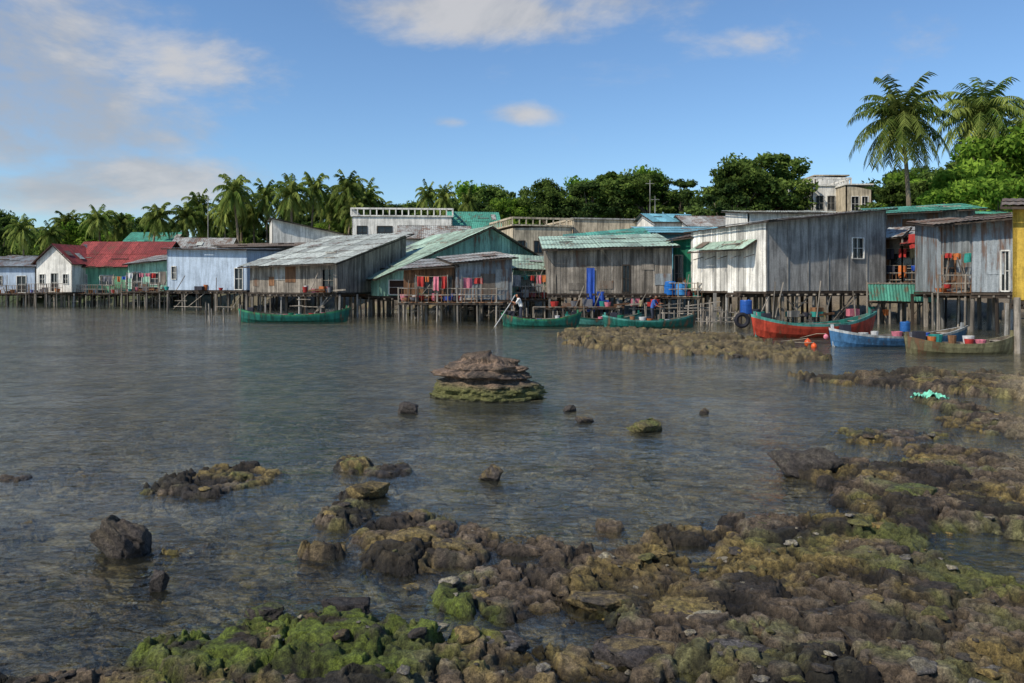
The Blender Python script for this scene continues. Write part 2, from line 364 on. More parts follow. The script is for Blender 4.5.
# scattered small stones, one mesh
V2,F2=ico(3); variants=[rockverts(V2,900+i,.35,16) for i in range(10)]
N=2600; 
yy=np.exp(RNG.uniform(np.log(4.2),np.log(15),N)); xx=yy*RNG.uniform(-.72,.78,N)
y2=RNG.uniform(22,44,420); x2=y2*RNG.uniform(.02,.7,420); xx=np.concatenate([xx,x2]); yy=np.concatenate([yy,y2])
hh,SS,_=hfun(xx,yy)
dens=fbm(xx*.9,yy*.9,3,88)
keep=((SS>.45)&(RNG.uniform(0,1,len(xx))<.12+.45*ss(.05,.4,dens)+.3*(yy>20)))|((RNG.uniform(0,1,len(xx))<.28)&(yy<13)); xx,yy,hh,SS=xx[keep],yy[keep],hh[keep],SS[keep]
AV=[];AF=[];AC=[];off=0
for i in range(len(xx)):
    s=.018+.09*RNG.random()**4
    if SS[i]<.3: s*=.9
    if yy[i]>20: s*=2.0
    a=RNG.uniform(0,6.28); P=variants[i%10]*np.array([s*RNG.uniform(.8,1.6),s,s*RNG.uniform(.3,.5)])
    Q=np.stack([P[:,0]*math.cos(a)-P[:,1]*math.sin(a)+xx[i],P[:,0]*math.sin(a)+P[:,1]*math.cos(a)+yy[i],P[:,2]+hh[i]+s*.05],1)
    base=[DARK,OCH,(.07,.05,.03),GREY,(.09,.085,.03),(.2,.18,.15)][int(RNG.integers(0,6))]
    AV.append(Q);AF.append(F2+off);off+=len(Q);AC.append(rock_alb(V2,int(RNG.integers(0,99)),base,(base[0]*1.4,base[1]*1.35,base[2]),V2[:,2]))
mk_rock("scattered_stones",np.concatenate(AV),np.concatenate(AF),np.concatenate(AC),.3)
# ---------------- building kit
def wall(mb,P,Q,z0,top,kind,mat,ops=(),breaks=(),out=(0,0)):
    P=Vector((P[0],P[1],0));Q=Vector((Q[0],Q[1],0)); L=(Q-P).length; ex=(Q-P)/L; nx=Vector((ex.y,-ex.x,0)) # outward
    e=[0,L]
    if kind=='plank':
        x=0
        while x<L: x+=R(.14,.26); e.append(min(x,L))
    elif kind=='corr':
        n=max(2,int(L/.13)); e+= [L*i/n for i in range(n+1)]
    else: e+=[L*i/max(1,int(L/1.5)) for i in range(max(1,int(L/1.5))+1)]
    e+=[o[k]*L for o in ops for k in(0,1)]+[b*L for b in breaks]
    e=sorted(set(round(q,4) for q in e if 0<=q<=L)); pt=1.
    for i in range(len(e)-1):
        a,b=e[i],e[i+1]
        if b-a<.004: continue
        mid=(a+b)/2
        if kind=='corr':
            if int(a/.9)!=int(e[max(i-1,0)]/.9) or i==0: pt=R(.66,1.15)
            tint=pt
        elif kind=='plank': tint=R(.6,1.25)
        else: tint=1.
        cuts=sorted([(o[2],o[3]) for o in ops if o[0]*L<=mid<=o[1]*L])
        segs=[];cz=z0
        for (za,zb) in cuts: segs.append((cz,za,False)); cz=zb
        segs.append((cz,None,True))
        for (za,zb,istop) in segs:
            ta=top(a/L) if istop else zb; tb=top(b/L) if istop else zb
            zb0=za
            if kind=='plank' and za==z0: zb0=za-R(0,.14)
            if min(ta,tb)-zb0<.01: continue
            A=P+ex*a;B=P+ex*b
            if kind=='corr':
                oa=nx*(.03 if i%2 else 0);ob=nx*(0 if i%2 else .03)
                mb.poly([A+oa+Vector((0,0,zb0)),B+ob+Vector((0,0,zb0)),B+ob+Vector((0,0,tb)),A+oa+Vector((0,0,ta))],mat,tint)
            else:
                th=.025 if kind=='plank' else .12; of=R(.0,.03) if kind=='plank' else 0
                gp=.007 if kind=='plank' else 0
                A=A+ex*gp;B=B-ex*gp
                f=[A+nx*of+Vector((0,0,zb0)),B+nx*of+Vector((0,0,zb0)),B+nx*of+Vector((0,0,tb)),A+nx*of+Vector((0,0,ta))]
                g_=[p-nx*th for p in f]
                mb.poly(f,mat,tint)
                for (p1,p2) in((0,1),(1,2),(2,3),(3,0)): mb.poly([f[p2],f[p1],g_[p1],g_[p2]],mat,tint)
                mb.poly(g_[::-1],mat,tint)
    return L,ex,nx
def patches(mb,P,Q,z0,z1,n,mats):
    P=Vector((P[0],P[1],0));Q=Vector((Q[0],Q[1],0)); L=(Q-P).length; ex=(Q-P)/L; nx=Vector((ex.y,-ex.x,0))
    for i in range(n):
        s=R(.1,L-1); z=R(z0,z1-.8); w_=R(.5,1.1);h_=R(.4,1.6); h_=min(h_,z1-z)
        mb.box(P+ex*s+nx*(.035+.004*i)+Vector((0,0,z)),ex*w_,-nx*.012,Vector((0,0,h_)),random.choice(mats),R(.6,1.15))
def windowf(mb,P,Q,op,frame,glass=GL,bars=1,shut=None):
    P=Vector((P[0],P[1],0));Q=Vector((Q[0],Q[1],0));L=(Q-P).length;ex=(Q-P)/L;nx=Vector((ex.y,-ex.x,0))
    a,b,za,zb=op[0]*L,op[1]*L,op[2],op[3]
    def pt(s,z,o=0.): return P+ex*s+nx*o+Vector((0,0,z))
    mb.poly([pt(a,za,-.09),pt(b,za,-.09),pt(b,zb,-.09),pt(a,zb,-.09)],glass,1.)
    for (s0,z0_,s1,z1) in((a,za,b,za),(a,zb,b,zb),(a,za,a,zb),(b,za,b,zb)): mb.beam(pt(s0,z0_,.035),pt(s1,z1,.037),.07,frame)
    for i in range(bars):
        s=a+(b-a)*(i+1)/(bars+1); mb.beam(pt(s,za,-.02),pt(s,zb,-.02),.04,frame)
    mb.beam(pt(a,(za+zb)/2,-.03),pt(b,(za+zb)/2,-.03),.035,frame)
def roofp(mb,A,B,C,Dd,mat,half=.12,amp=.028):
    A,B,C,Dd=[Vector(q) for q in(A,B,C,Dd)]
    L=(B-A).length; n=max(2,int(L/half)); nrm=(B-A).cross(Dd-A).normalized()
    if nrm.z<0:nrm=-nrm
    rowsn=max(1,int((Dd-A).length/2.2)); pn=-1
    for i in range(n):
        pidx=int(i*half/.95)
        if pidx!=pn:
            pn=pidx; tints=[R(.66,1.18) for _ in range(rowsn)]; jit=R(-.05,.14); lf=R(0,.03)
        for k in range(rowsn):
            t0=k/rowsn-(.02 if k else jit/max(.5,(Dd-A).length)); t1=(k+1)/rowsn
            def pt(i_,t_,o):
                s=i_/n; p=(A.lerp(B,s)).lerp(Dd.lerp(C,s),t_); return p+nrm*(amp*(i_%2)+lf+o)
            mb.poly([pt(i,t0,.022*k+.01),pt(i+1,t0,.022*k+.01),pt(i+1,t1,.022*k),pt(i,t1,.022*k)],mat,tints[k])
    mb.beam(A-nrm*.07,B-nrm*.07,.09,DK); mb.beam(Dd-nrm*.07,C-nrm*.07,.08,DK); mb.beam(A-nrm*.08,Dd-nrm*.08,.07,DK); mb.beam(B-nrm*.08,C-nrm*.08,.07,DK)
    m1=A.lerp(Dd,.5)-nrm*.07; mb.beam(m1,B.lerp(C,.5)-nrm*.07,.07,DK)
    for i in range(int(L/2.5)):
        s=R(.05,.9);t_=R(.1,.85); p=(A.lerp(B,s)).lerp(Dd.lerp(C,s),t_)+nrm*(amp+.09)
        if random.random()<.5: mb.beam(p,p+(B-A).normalized()*R(.8,2.0),.07,random.choice([PL,DK]))
        else:
            q=(Dd-A).normalized(); mb.box(p,(B-A).normalized()*R(.5,1.1),q*R(.5,1.4),nrm*.01,random.choice([MD,MG,MS,ML]),R(.7,1.1))
def house(name,u0,d0,u1,d1,depth,vf,eL,eR,bl=0.,br=0.,ridge=None,kind='plank',wm=PL,rm=MG,lk=None,lm=None,rk=None,rmm=None,ops=(),lops=(),rops=(),posts=True,over=.35,flat=False,frame=CW,sp=1.5,zf=None,parapet=0.,nofront=False,npatch=None):
    e=empty(name); P0=Vector((X(u0,d0),d0,0));P1=Vector((X(u1,d1),d1,0)); W=(P1-P0).length; ex=(P1-P0)/W; ey=Vector((-ex.y,ex.x,0))
    zf=Z(vf,d0) if zf is None else zf
    zL=Z(eL,d0);zR=Z(eR,d1);zBL=zL+bl;zBR=zR+br
    G=lambda s,t:P0+ex*s+ey*t
    fr=lambda q:zL+(zR-zL)*q; bk=lambda q:zBL+(zBR-zBL)*q; lf=lambda q:zL+(zBL-zL)*q; rt=lambda q:zR+(zBR-zR)*q
    fb=[];sb=[]
    if ridge and ridge[0]=='y':
        f,zr=ridge[1],ridge[2]; fb=[f]
        fr=lambda q:(zL+(zr-zL)*q/f) if q<f else zr+(zR-zr)*(q-f)/(1-f); bk=fr
    if ridge and ridge[0]=='x':
        f,zr=ridge[1],ridge[2]; sb=[f]
        lf=lambda q:(zL+(zr-zL)*q/f) if q<f else zr+(zBL-zr)*(q-f)/(1-f)
        rt=lambda q:(zR+(zr-zR)*q/f) if q<f else zr+(zBR-zr)*(q-f)/(1-f)
    lk=lk or kind;lm=lm or wm;rk=rk or kind;rmm=rmm or wm
    c=[G(0,0),G(W,0),G(W,depth),G(0,depth)]
    O=lambda L_,:[(o[0],o[1],zf+o[2],zf+o[3]) for o in L_]
    wb=MB()
    if not nofront: wall(wb,c[0],c[1],zf,fr,kind,wm,O(ops),fb)
    wall(wb,c[1],c[2],zf,rt,rk,rmm,O(rops),sb); wall(wb,c[2],c[3],zf,lambda q:bk(1-q),kind,wm,(),[1-q for q in fb]); wall(wb,c[3],c[0],zf,lambda q:lf(1-q),lk,lm,O([(1-o[1],1-o[0],o[2],o[3]) for o in lops]),[1-q for q in sb])
    if kind in('plank','corr') and not nofront:
        patches(wb,c[0],c[1],zf,min(zL,zR)-.1,npatch if npatch is not None else int(W/1.6),[MG,PL,PB,MS,wm,MD])
    wb.obj("walls",e)
    if ops or lops or rops:
        wn=MB()
        if not nofront:
            for o in O(ops): windowf(wn,c[0],c[1],o,frame)
        for o in O(rops): windowf(wn,c[1],c[2],o,frame)
        for o in O([(1-o[1],1-o[0],o[2],o[3]) for o in lops]): windowf(wn,c[3],c[0],o,frame)
        wn.obj("windows",e)
    rb=MB(); u=.07
    if flat:
        zt=max(zL,zR)
        rb.box(G(-.15,-.15)+Vector((0,0,zt-.0)),ex*(W+.3),ey*(depth+.3),Vector((0,0,.16)),rm)
        if parapet>0:
            for (a,b) in((G(-.1,-.1),G(W+.1,-.1)),(G(-.1,0),G(-.1,depth)),(G(W+.1,0),G(W+.1,depth))):
                n_=int((b-a).length/.8)+1
                for i in range(n_+1):
                    p=a.lerp(b,i/n_)+Vector((0,0,zt+.16)); rb.beam(p,p+Vector((0,0,parapet)),.14,wm)
                rb.beam(a+Vector((0,0,zt+.16+parapet)),b+Vector((0,0,zt+.16+parapet)),.2,wm)
    elif ridge and ridge[0]=='y':
        f,zr=ridge[1],ridge[2]; sl=(zr-zL)/(f*W); sr=(zr-zR)/((1-f)*W); o=over
        V3=lambda s,t,z:G(s,t)+Vector((0,0,z+u))
        roofp(rb,V3(-o,depth+o,zL-sl*o),V3(-o,-o,zL-sl*o),V3(f*W,-o,zr),V3(f*W,depth+o,zr),rm)
        roofp(rb,V3(W+o,-o,zR-sr*o),V3(W+o,depth+o,zR-sr*o),V3(f*W,depth+o,zr+.03),V3(f*W,-o,zr+.03),rm)
    elif ridge:
        f,zr=ridge[1],ridge[2]; o=over; s1=(zr-zL)/(f*depth); s2=(zr-zBL)/((1-f)*depth)
        V3=lambda s,t,z:G(s,t)+Vector((0,0,z+u))
        roofp(rb,V3(-o,-o,zL-s1*o),V3(W+o,-o,zR-s1*o),V3(W+o,f*depth,zr),V3(-o,f*depth,zr),rm)
        roofp(rb,V3(W+o,depth+o,zBR-s2*o),V3(-o,depth+o,zBL-s2*o),V3(-o,f*depth,zr+.03),V3(W+o,f*depth,zr+.03),rm)
    else:
        o=over
        def zz_(s,t):
            a=s/W;b=t/depth; return (zL*(1-a)+zR*a)*(1-b)+(zBL*(1-a)+zBR*a)*b
        V3=lambda s,t:G(s,t)+Vector((0,0,zz_(s,t)+u))
        roofp(rb,V3(-o,-o*1.6),V3(W+o,-o*1.6),V3(W+o,depth+o),V3(-o,depth+o),rm)
    rb.obj("roof",e)
    fb_=MB(); fb_.box(G(-.05,-.12)+Vector((0,0,zf-.16)),ex*(W+.1),ey*(depth+.2),Vector((0,0,.13)),DK)
    n_=int(W/.6)
    for i in range(n_): 
        s=W*(i+.5)/n_; fb_.beam(G(s,-.3)+Vector((0,0,zf-.22)),G(s,.4)+Vector((0,0,zf-.22)),.09,PL,R(.5,1.1))
    fb_.obj("floor",e)
    if posts:
        pb=MB(); n_=max(2,int(W/sp)); md=max(2,int(min(depth,7)/1.8))
        for j in range(md+1):
            for i in range(n_+1):
                if j>1 and random.random()<.2: continue
                s=W*i/n_+R(-.25,.25); t_=min(depth,7)*j/md+.05; r=R(.06,.10)
                p=G(s,t_)+Vector((0,0,zf-.16)); q=G(s+R(-.12,.12),t_+R(-.1,.1))+Vector((0,0,-1.7))
                (pb.cyl if random.random()<.6 else (lambda a,b,r0,r1,m_,t2:pb.beam(a,b,r0*1.8,m_,t2)))(p,q,r,r*1.05,random.choice([PL,DK,PL,CG]),R(.5,1.1))
            pb.beam(G(-.1,min(depth,7)*j/md)+Vector((0,0,zf-.25)),G(W+.1,min(depth,7)*j/md)+Vector((0,0,zf-.25)),.14,DK,R(.7,1.2))
        for k in range(int(W/2.2)):
            s=R(0,W-1.5); pb.beam(G(s,.02)+Vector((0,0,R(.1,.5))),G(s+R(.8,2),.02)+Vector((0,0,zf-.3)),.06,PL,R(.6,1.1))
        for k in range(int(W/2.5)):
            s=R(0,W-1); zq=R(.4,zf-.4) if zf>.9 else .4; pb.beam(G(s,-.05)+Vector((0,0,zq)),G(s+R(1,3),-.05)+Vector((0,0,zq+R(-.1,.1))),.06,PL,R(.6,1.1))
        pb.obj("stilts",e,)
    return dict(e=e,G=G,W=W,zf=zf,ex=ex,ey=ey,zL=zL,zR=zR,depth=depth)
def cloth(mb,p,ex,w_,h_,mat,ny=5):
    nxs=6; off=R(0,9)
    def q(i,j): 
        a=i/nxs;b=j/ny; s=.06*b+.02; n_=Vector((-ex.y,ex.x,0))
        return p+ex*(w_*(a+.05*b*math.sin(off+j)))+Vector((0,0,-h_*b*(1+.04*math.sin(a*7+off))))+n_*(math.sin(a*9+off)*s)
    for i in range(nxs):
        for j in range(ny): mb.poly([q(i,j+1),q(i+1,j+1),q(i+1,j),q(i,j)],mat,R(.85,1.1))
def laundry(H,s0,s1,z,t=-.35,n=8,hm=.7,pal=None):
    e=empty("laundry_line"); mb=MB(); G=H['G']; ex=H['ex']
    p=G(s0,t)+Vector((0,0,z));q=G(s1,t)+Vector((0,0,z)); mb.tube([p,(p+q)/2-Vector((0,0,.05)),q],[.012]*3,ROPE,n=4)
    for s,pp in((s0,p),(s1,q)): mb.beam(Vector((pp.x,pp.y,H['zf']-.1)),pp+Vector((0,0,.08)),.05,PL)
    x=s0+.1
    while x<s1-.3:
        w_=R(.25,.6); 
        if random.random()<.85: cloth(mb,G(x,t-.01)+Vector((0,0,z-.03)),ex,w_,R(.4,1.3)*hm,random.choice(pal or CLO))
        x+=w_+R(.03,.3)
    mb.obj("clothes",e)
def drum(name,x,y,z,r,h,mat):
    e=empty(name); mb=MB(); prof=[(0,.0),(.86*r,.0),(r,.05*h),(r,.32*h),(r*1.04,.34*h),(r,.36*h),(r,.64*h),(r*1.04,.66*h),(r,.68*h),(r,.93*h),(.9*r,h),(.3*r,h*1.005),(0.01,h*1.0)]
    n=20
    for k in range(len(prof)-1):
        for i in range(n):
            a=i*2*math.pi/n;b=(i+1)*2*math.pi/n; (r0,z0),(r1,z1)=prof[k],prof[k+1]
            mb.poly([(x+r0*math.cos(a),y+r0*math.sin(a),z+z0),(x+r0*math.cos(b),y+r0*math.sin(b),z+z0),(x+r1*math.cos(b),y+r1*math.sin(b),z+z1),(x+r1*math.cos(a),y+r1*math.sin(a),z+z1)],mat)
    mb.cyl((x+r*.5,y,z+h),(x+r*.5,y,z+h+.04),.05,.05,mat); mb.obj("shell",e)
def basket(mb,x,y,z,r,h,mat):
    n=12
    for (r0,z0,r1,z1) in((r*.7,0,r,h),(r,h,r*.93,h),(r*.93,h,r*.65,.03),(r*.65,.03,.01,.03)):
        for i in range(n):
            a=i*2*math.pi/n;b=(i+1)*2*math.pi/n
            mb.poly([(x+r0*math.cos(a),y+r0*math.sin(a),z+z0),(x+r0*math.cos(b),y+r0*math.sin(b),z+z0),(x+r1*math.cos(b),y+r1*math.sin(b),z+z1),(x+r1*math.cos(a),y+r1*math.sin(a),z+z1)],mat,1)
def clutter(H,s0,s1,t0,t1,z,n=14):
    mb=MB(); G=H['G']
    for i in range(n):
        s=R(s0,s1);t_=R(t0,t1);p=G(s,t_);k=random.random()
        if k<.38: basket(mb,p.x,p.y,z,R(.15,.35),R(.2,.5),random.choice(CLO+[NET,PB]))
        elif k<.6: mb.box(p+Vector((0,0,z)),H['ex']*R(.3,.8),H['ey']*R(.3,.6),Vector((0,0,R(.2,.6))),random.choice(CLO+[PB,CG,MG]),R(.6,1))
        elif k<.8: mb.beam(p+Vector((0,0,z)),p+H['ex']*R(-1,1)+Vector((0,0,z+R(1,2.2))),.05,PL,R(.6,1.2))
        else: mb.beam(p+Vector((0,0,z+.1)),p+H['ex']*R(1,2.2)+Vector((0,0,z+.2)),.12,random.choice([PB,PL]),R(.6,1.2))
    mb.obj("household_goods",H['e'])
def deck(H,s0,s1,t0,t1,z,rail=True):
    mb=MB();G=H['G']; n=int((s1-s0)/.2)
    for i in range(n):
        s=s0+(s1-s0)*i/n; mb.box(G(s,t0-R(0,.15))+Vector((0,0,z-.04)),H['ex']*.185,H['ey']*(t1-t0),Vector((0,0,.035)),random.choice([PL,PB]),R(.6,1.2))
    for s in np.arange(s0,s1+.01,1.3):
        for t_ in(t0+.05,t1): mb.cyl(G(s+R(-.1,.1),t_)+Vector((0,0,-1.5)),G(s,t_)+Vector((0,0,z-.04 if not(rail and t_<t1) else z+.95)),.06,.05,PL,R(.6,1.1))
    if rail:
        for zz_ in(.45,.9): mb.beam(G(s0,t0+.05)+Vector((0,0,z+zz_)),G(s1,t0+.05)+Vector((0,0,z+zz_+R(-.08,.08))),.05,PL)
        for s in np.arange(s0,s1,.22):
            if random.random()<.75: mb.beam(G(s,t0+.08)+Vector((0,0,z)),G(s+R(-.05,.05),t0+.08)+Vector((0,0,z+.9)),.035,PB,R(.6,1.2))
    mb.beam(G(s0,t0)+Vector((0,0,z-.12)),G(s1,t0)+Vector((0,0,z-.12)),.1,DK)
    mb.obj("deck",H['e'])
# ---------------- village, left to right
win=lambda a,b,z0=.9,z1=2.0:(a,b,z0,z1)
PINKS=[CLO[0],CLO[5],CLO[2],CLO[0],CLO[3],CLO[5]]
H=house("blue_stilt_house",-60,93,36,93,8,293,266,266,ridge=('x',.5,Z(257,96)),kind='smooth',wm=CB,rm=MS,ops=[win(.55,.65),win(.8,.9,0.05,2)])
clutter(H,5,H['W'],-1,0,H['zf'],8); deck(H,6,H['W'],-1.4,-.1,H['zf'])
H=house("red_roof_house",70,90,156,90,9,293,264,264,ridge=('x',.45,Z(243,95)),kind='smooth',wm=MGW,rm=MR,ops=[win(.1,.2,0.05,2.1),win(.35,.5),win(.65,.78)],over=.6)
clutter(H,0,H['W'],-1.3,0,H['zf'],16); deck(H,0,H['W'],-1.5,-.1,H['zf']); laundry(H,4,8,H['zf']+1.9,-.8)
H=house("white_gable_house",36,89,72,88,8,292,262,262,ridge=('y',.5,Z(245,89)),kind='smooth',wm=CW,rm=MR,ops=[win(.1,.25,.9,2),win(.42,.6,0.05,2.1),win(.75,.9,.9,2)])
clutter(H,0,H['W'],-1,0,H['zf'],6); deck(H,0,H['W'],-1.4,-.1,H['zf'])
H=house("green_roof_house",120,108,170,108,8,292,247,247,ridge=('x',.5,Z(233,112)),kind='smooth',wm=MTW,rm=MT,posts=False)
H=house("teal_stilt_shack",128,84,168,84,7,291,264,260,1,1,kind='corr',wm=MTW,rm=MG,ops=[win(.1,.35,.05,2),win(.55,.8,.7,1.9)])
clutter(H,0,H['W'],-1.2,0,H['zf'],14); deck(H,0,H['W'],-1.4,-.1,H['zf']); laundry(H,.3,3.6,H['zf']+1.9,-.9,pal=PINKS)
H=house("pale_blue_stilt_house",167,74,247,72,9,290,249,250,.3,.3,kind='smooth',wm=CB,rm=MS,ops=[win(.06,.12,1,2.2),win(.85,.95,.05,2)],over=.3)
clutter(H,0,H['W'],-.9,0,H['zf'],6)
H=house("grey_stilt_house",229,76,320,80,9,290,248,246,.6,.6,kind='smooth',wm=CG,rm=MD,ops=[win(.06,.16,.8,2.0),win(.24,.34,.8,2.0)],over=.5)
H=house("two_storey_concrete_house",272,99,372,103,9,280,219,241,0,0,kind='smooth',wm=CW,rm=MG,ops=[win(.1,.2,3.5,4.9),win(.3,.4,3.5,4.9)],posts=False,zf=2.2,over=.3,frame=CG)
H=house("wooden_stilt_shack",250,61,337,58,10,292,265,262,2.5,2.5,kind='plank',wm=PL,rm=ML,ops=[(.84,.97,.05,1.7)],lk='corr',lm=MG,over=.5,frame=PL)
clutter(H,5,H['W'],-1,0,H['zf'],12)
H=house("open_stilt_shack",337,64,386,64,7,293,270,268,1.2,1.2,kind='corr',wm=MG,rm=MG,ops=[(.1,.45,.05,1.3),(.55,.9,.4,1.3)],frame=PL)
deck(H,-1,H['W'],-2,-.1,H['zf']-.1); clutter(H,-1,H['W'],-1.8,0,H['zf'],30); laundry(H,0,3.5,H['zf']+1.3,-1.2,hm=.6)
# large shed
H=house("large_green_roofed_shed",380,60,542,66,13,296,277,260,ridge=('y',.66,Z(228,64)),kind='corr',wm=MTW,rm=MN,ops=[(.05,.25,.1,1.2),(.72,.8,.8,1.9)],over=.5,npatch=3)
H=house("metal_stilt_shed",456,53,512,54,6,300,263,258,.5,.5,kind='corr',wm=MS,rm=MG,over=.3,lk='plank')
laundry(H,.3,1.6,H['zf']+1.5,-.5)
H=house("boarded_stilt_shed",404,53.6,454,53.2,6,300,269,266,.7,.7,kind='plank',wm=PB,rm=MG,ops=[(.4,.72,.3,1.5),(.8,.97,.05,1.6)],frame=DK,over=.35)
deck(H,0,H['W']+3.5,-1.5,-.1,H['zf']-.1); clutter(H,-.5,H['W']+1,-1.3,0,H['zf'],26); laundry(H,1.2,3.3,H['zf']+1.6,-1.6,hm=.8,pal=PINKS)
H=house("tan_concrete_house",513,86,572,88,9,280,228,227,kind='smooth',wm=CT,rm=CT,flat=True,parapet=.7,zf=1.9,posts=False,ops=[win(.08,.2,4,5.3),win(.35,.5,4,5.3),win(.65,.9,3.6,5.4)],frame=DK)
H=house("weathered_block_house",573,90,650,92,9,280,219,221,kind='smooth',wm=CT,rm=CG,flat=True,zf=1.9,posts=False,ops=[win(.1,.25,5,6.4),win(.5,.7,5,6.4)],frame=DK)
H=house("small_stilt_hut",514,58,548,58,5,297,268,270,1.0,1.0,kind='corr',wm=MTW,rm=MN,ops=[(.15,.6,.05,1.4)],frame=DK)
deck(H,-.5,H['W']+1,-2.6,-.1,H['zf']-.1); clutter(H,-.5,H['W']+1,-2.3,0,H['zf'],30); laundry(H,-.2,2.3,H['zf']+1.6,-1.2)
H=house("long_plank_stilt_house",548,54,672,54,7,293,249,246,1.1,1.1,kind='plank',wm=PL,rm=MN,ops=[(.60,.66,.05,1.9)],frame=DK,over=.4,sp=1.2)
mbx=MB(); cloth(mbx,H['G'](2.6,-.12)+Vector((0,0,H['zf']+1.7)),H['ex'],.55,2.9,CLO[1],9); cloth(mbx,H['G'](3.3,-.12)+Vector((0,0,H['zf']+.1)),H['ex'],.5,1.2,CLO[1],6); mbx.obj("hanging_blue_cloth",H['e'])
clutter(H,0,H['W'],-.8,0.,H['zf']-.9,20); deck(H,-1,5,-1.2,-.1,H['zf']-.9,False)
H=house("green_roof_lean_to",572,62,652,62,6,270,243,240,.9,1.2,kind='corr',wm=MS,rm=MT,zf=1.8,posts=False)
H=house("cyan_house",650,70,730,70,7,280,233,233,.9,.9,kind='smooth',wm=MC,rm=MC,zf=1.7,posts=False,over=.6)
H=house("netted_stilt_bay",673,55,706,54,6,293,240,236,.6,.6,kind='corr',wm=NET,rm=MD,ops=[(.05,.3,.1,2.6)],frame=PL)
mbx=MB(); cloth(mbx,H['G'](1.0,-.25)+Vector((0,0,H['zf']+3.)),H['ex'],1.1,3.3,NET,10); mbx.obj("hanging_net",H['e'])
deck(H,-.6,H['W'],-1.3,-.1,H['zf']-.2); clutter(H,-.3,H['W'],-1.1,0,H['zf']-.2,12)
dp=H['G'](-.1,-.8); drum("blue_water_drum",dp.x,dp.y,H['zf']-.15,.5,.95,cm("blue_plastic",30,110,190,.4)); dp=H['G'](.75,-.85); drum("blue_water_drum",dp.x,dp.y,H['zf']-.15,.42,.85,cm("blue_plastic_light",60,130,190,.4))
# main grey house
H=house("grey_concrete_stilt_house",766,47,886,50.5,7.6,291,222,210,-.1,.0,kind='smooth',wm=CG,rm=MG,lk='plank',lm=CW,ops=[(.70,.80,2.0,3.3)],over=.35,sp=1.1)
GH=H
mbx=MB(); G=H['G']
for i in range(5): mbx.beam(G(-.06,1+i*1.3)+Vector((0,0,H['zf']+2.2)),G(-.8,1+i*1.3)+Vector((0,0,H['zf']+2.0)),.05,PL)
roofp(mbx,G(-1.0,6.6)+Vector((0,0,H['zf']+2.55)),G(-1.0,.8)+Vector((0,0,H['zf']+2.55)),G(-.05,.8)+Vector((0,0,H['zf']+3.1)),G(-.05,6.6)+Vector((0,0,H['zf']+3.1)),MN)
mbx.obj("side_awning",H['e'])
mbx=MB()
for s in np.arange(0.05,9,1.55): mbx.beam(G(s,-.02)+Vector((0,0,H['zf'])),G(s,-.02)+Vector((0,0,H['zL']+(H['zR']-H['zL'])*s/9-.1)),.035,CG,.75)
mbx.obj("wall_battens",H['e'])
clutter(H,-1.5,H['W'],-.9,-.1,.5,22)
H=house("lean_to_porch",728,50,764,48.5,6,292,246,243,1.2,1.0,kind='plank',wm=CW,rm=MG,over=.3,sp=1.1,ops=[(.3,.6,1.0,1.9)])
H=house("long_white_roof_house",748,76,835,76,8,270,213,213,.8,.8,kind='smooth',wm=CW,rm=ML,zf=2,posts=False)
H=house("hillside_villa",812,100,850,100,9,230,186,186,kind='smooth',wm=CW,rm=CW,flat=True,parapet=.8,zf=5,posts=False,ops=[win(.1,.3,6.8,8.6),win(.4,.6,6.8,8.6),win(.7,.9,6.8,8.6)],frame=CG)
H=house("hillside_villa",846,97,872,97,8,230,185,190,kind='smooth',wm=CT,rm=CW,flat=True,zf=5,posts=False,ops=[win(.2,.5,6.4,8.2),win(.6,.85,6.4,8.2)],frame=CW)
H=house("hilltop_white_house",815,108,848,108,7,230,176,178,kind='smooth',wm=CW,rm=CT,flat=True,zf=6,posts=False,ops=[win(.2,.45,8,10),win(.6,.85,8,10)],frame=DK)
# stall area right
H=house("teal_roof_boathouse",880,62,975,60,7,270,214,209,.9,.9,kind='corr',wm=MS,rm=MT,zf=1.7,posts=False,over=.7)
H=house("cluttered_stilt_stall",886,52,940,50,5,287,238,232,.8,.8,kind='plank',wm=PB,rm=MG,ops=[(.08,.9,.1,2.3)],frame=PL,over=.5)
clutter(H,0,H['W'],-1,3,H['zf'],56); laundry(H,.1,3.2,H['zf']+2.5,-.6,hm=.9); laundry(H,.1,3.2,H['zf']+1.4,-.9,hm=.8); deck(H,0,H['W'],-1.2,-.1,H['zf']); 
mbx=MB()
for i,(s,z_,mt) in enumerate([(0,3.9,MG),(1.2,3.5,MR),(2.1,4.2,MT)]):
    roofp(mbx,H['G'](s,-1.5)+Vector((0,0,H['zf']+z_-.8)),H['G'](s+1.4,-1.5)+Vector((0,0,H['zf']+z_-.7)),H['G'](s+1.4,.6)+Vector((0,0,H['zf']+z_)),H['G'](s,.6)+Vector((0,0,H['zf']+z_)),mt)
    mbx.beam(H['G'](s+.1,-1.4)+Vector((0,0,-1)),H['G'](s+.1,-1.4)+Vector((0,0,H['zf']+z_-.8)),.08,PL); mbx.beam(H['G'](s+1.3,-1.4)+Vector((0,0,-1)),H['G'](s+1.3,-1.4)+Vector((0,0,H['zf']+z_-.75)),.08,PL)
cloth(mbx,H['G'](1.7,-1.5)+Vector((0,0,H['zf']+3.3)),H['ex'],1.3,.9,CLO[0],5)
mbx.obj("patched_awnings",H['e'])
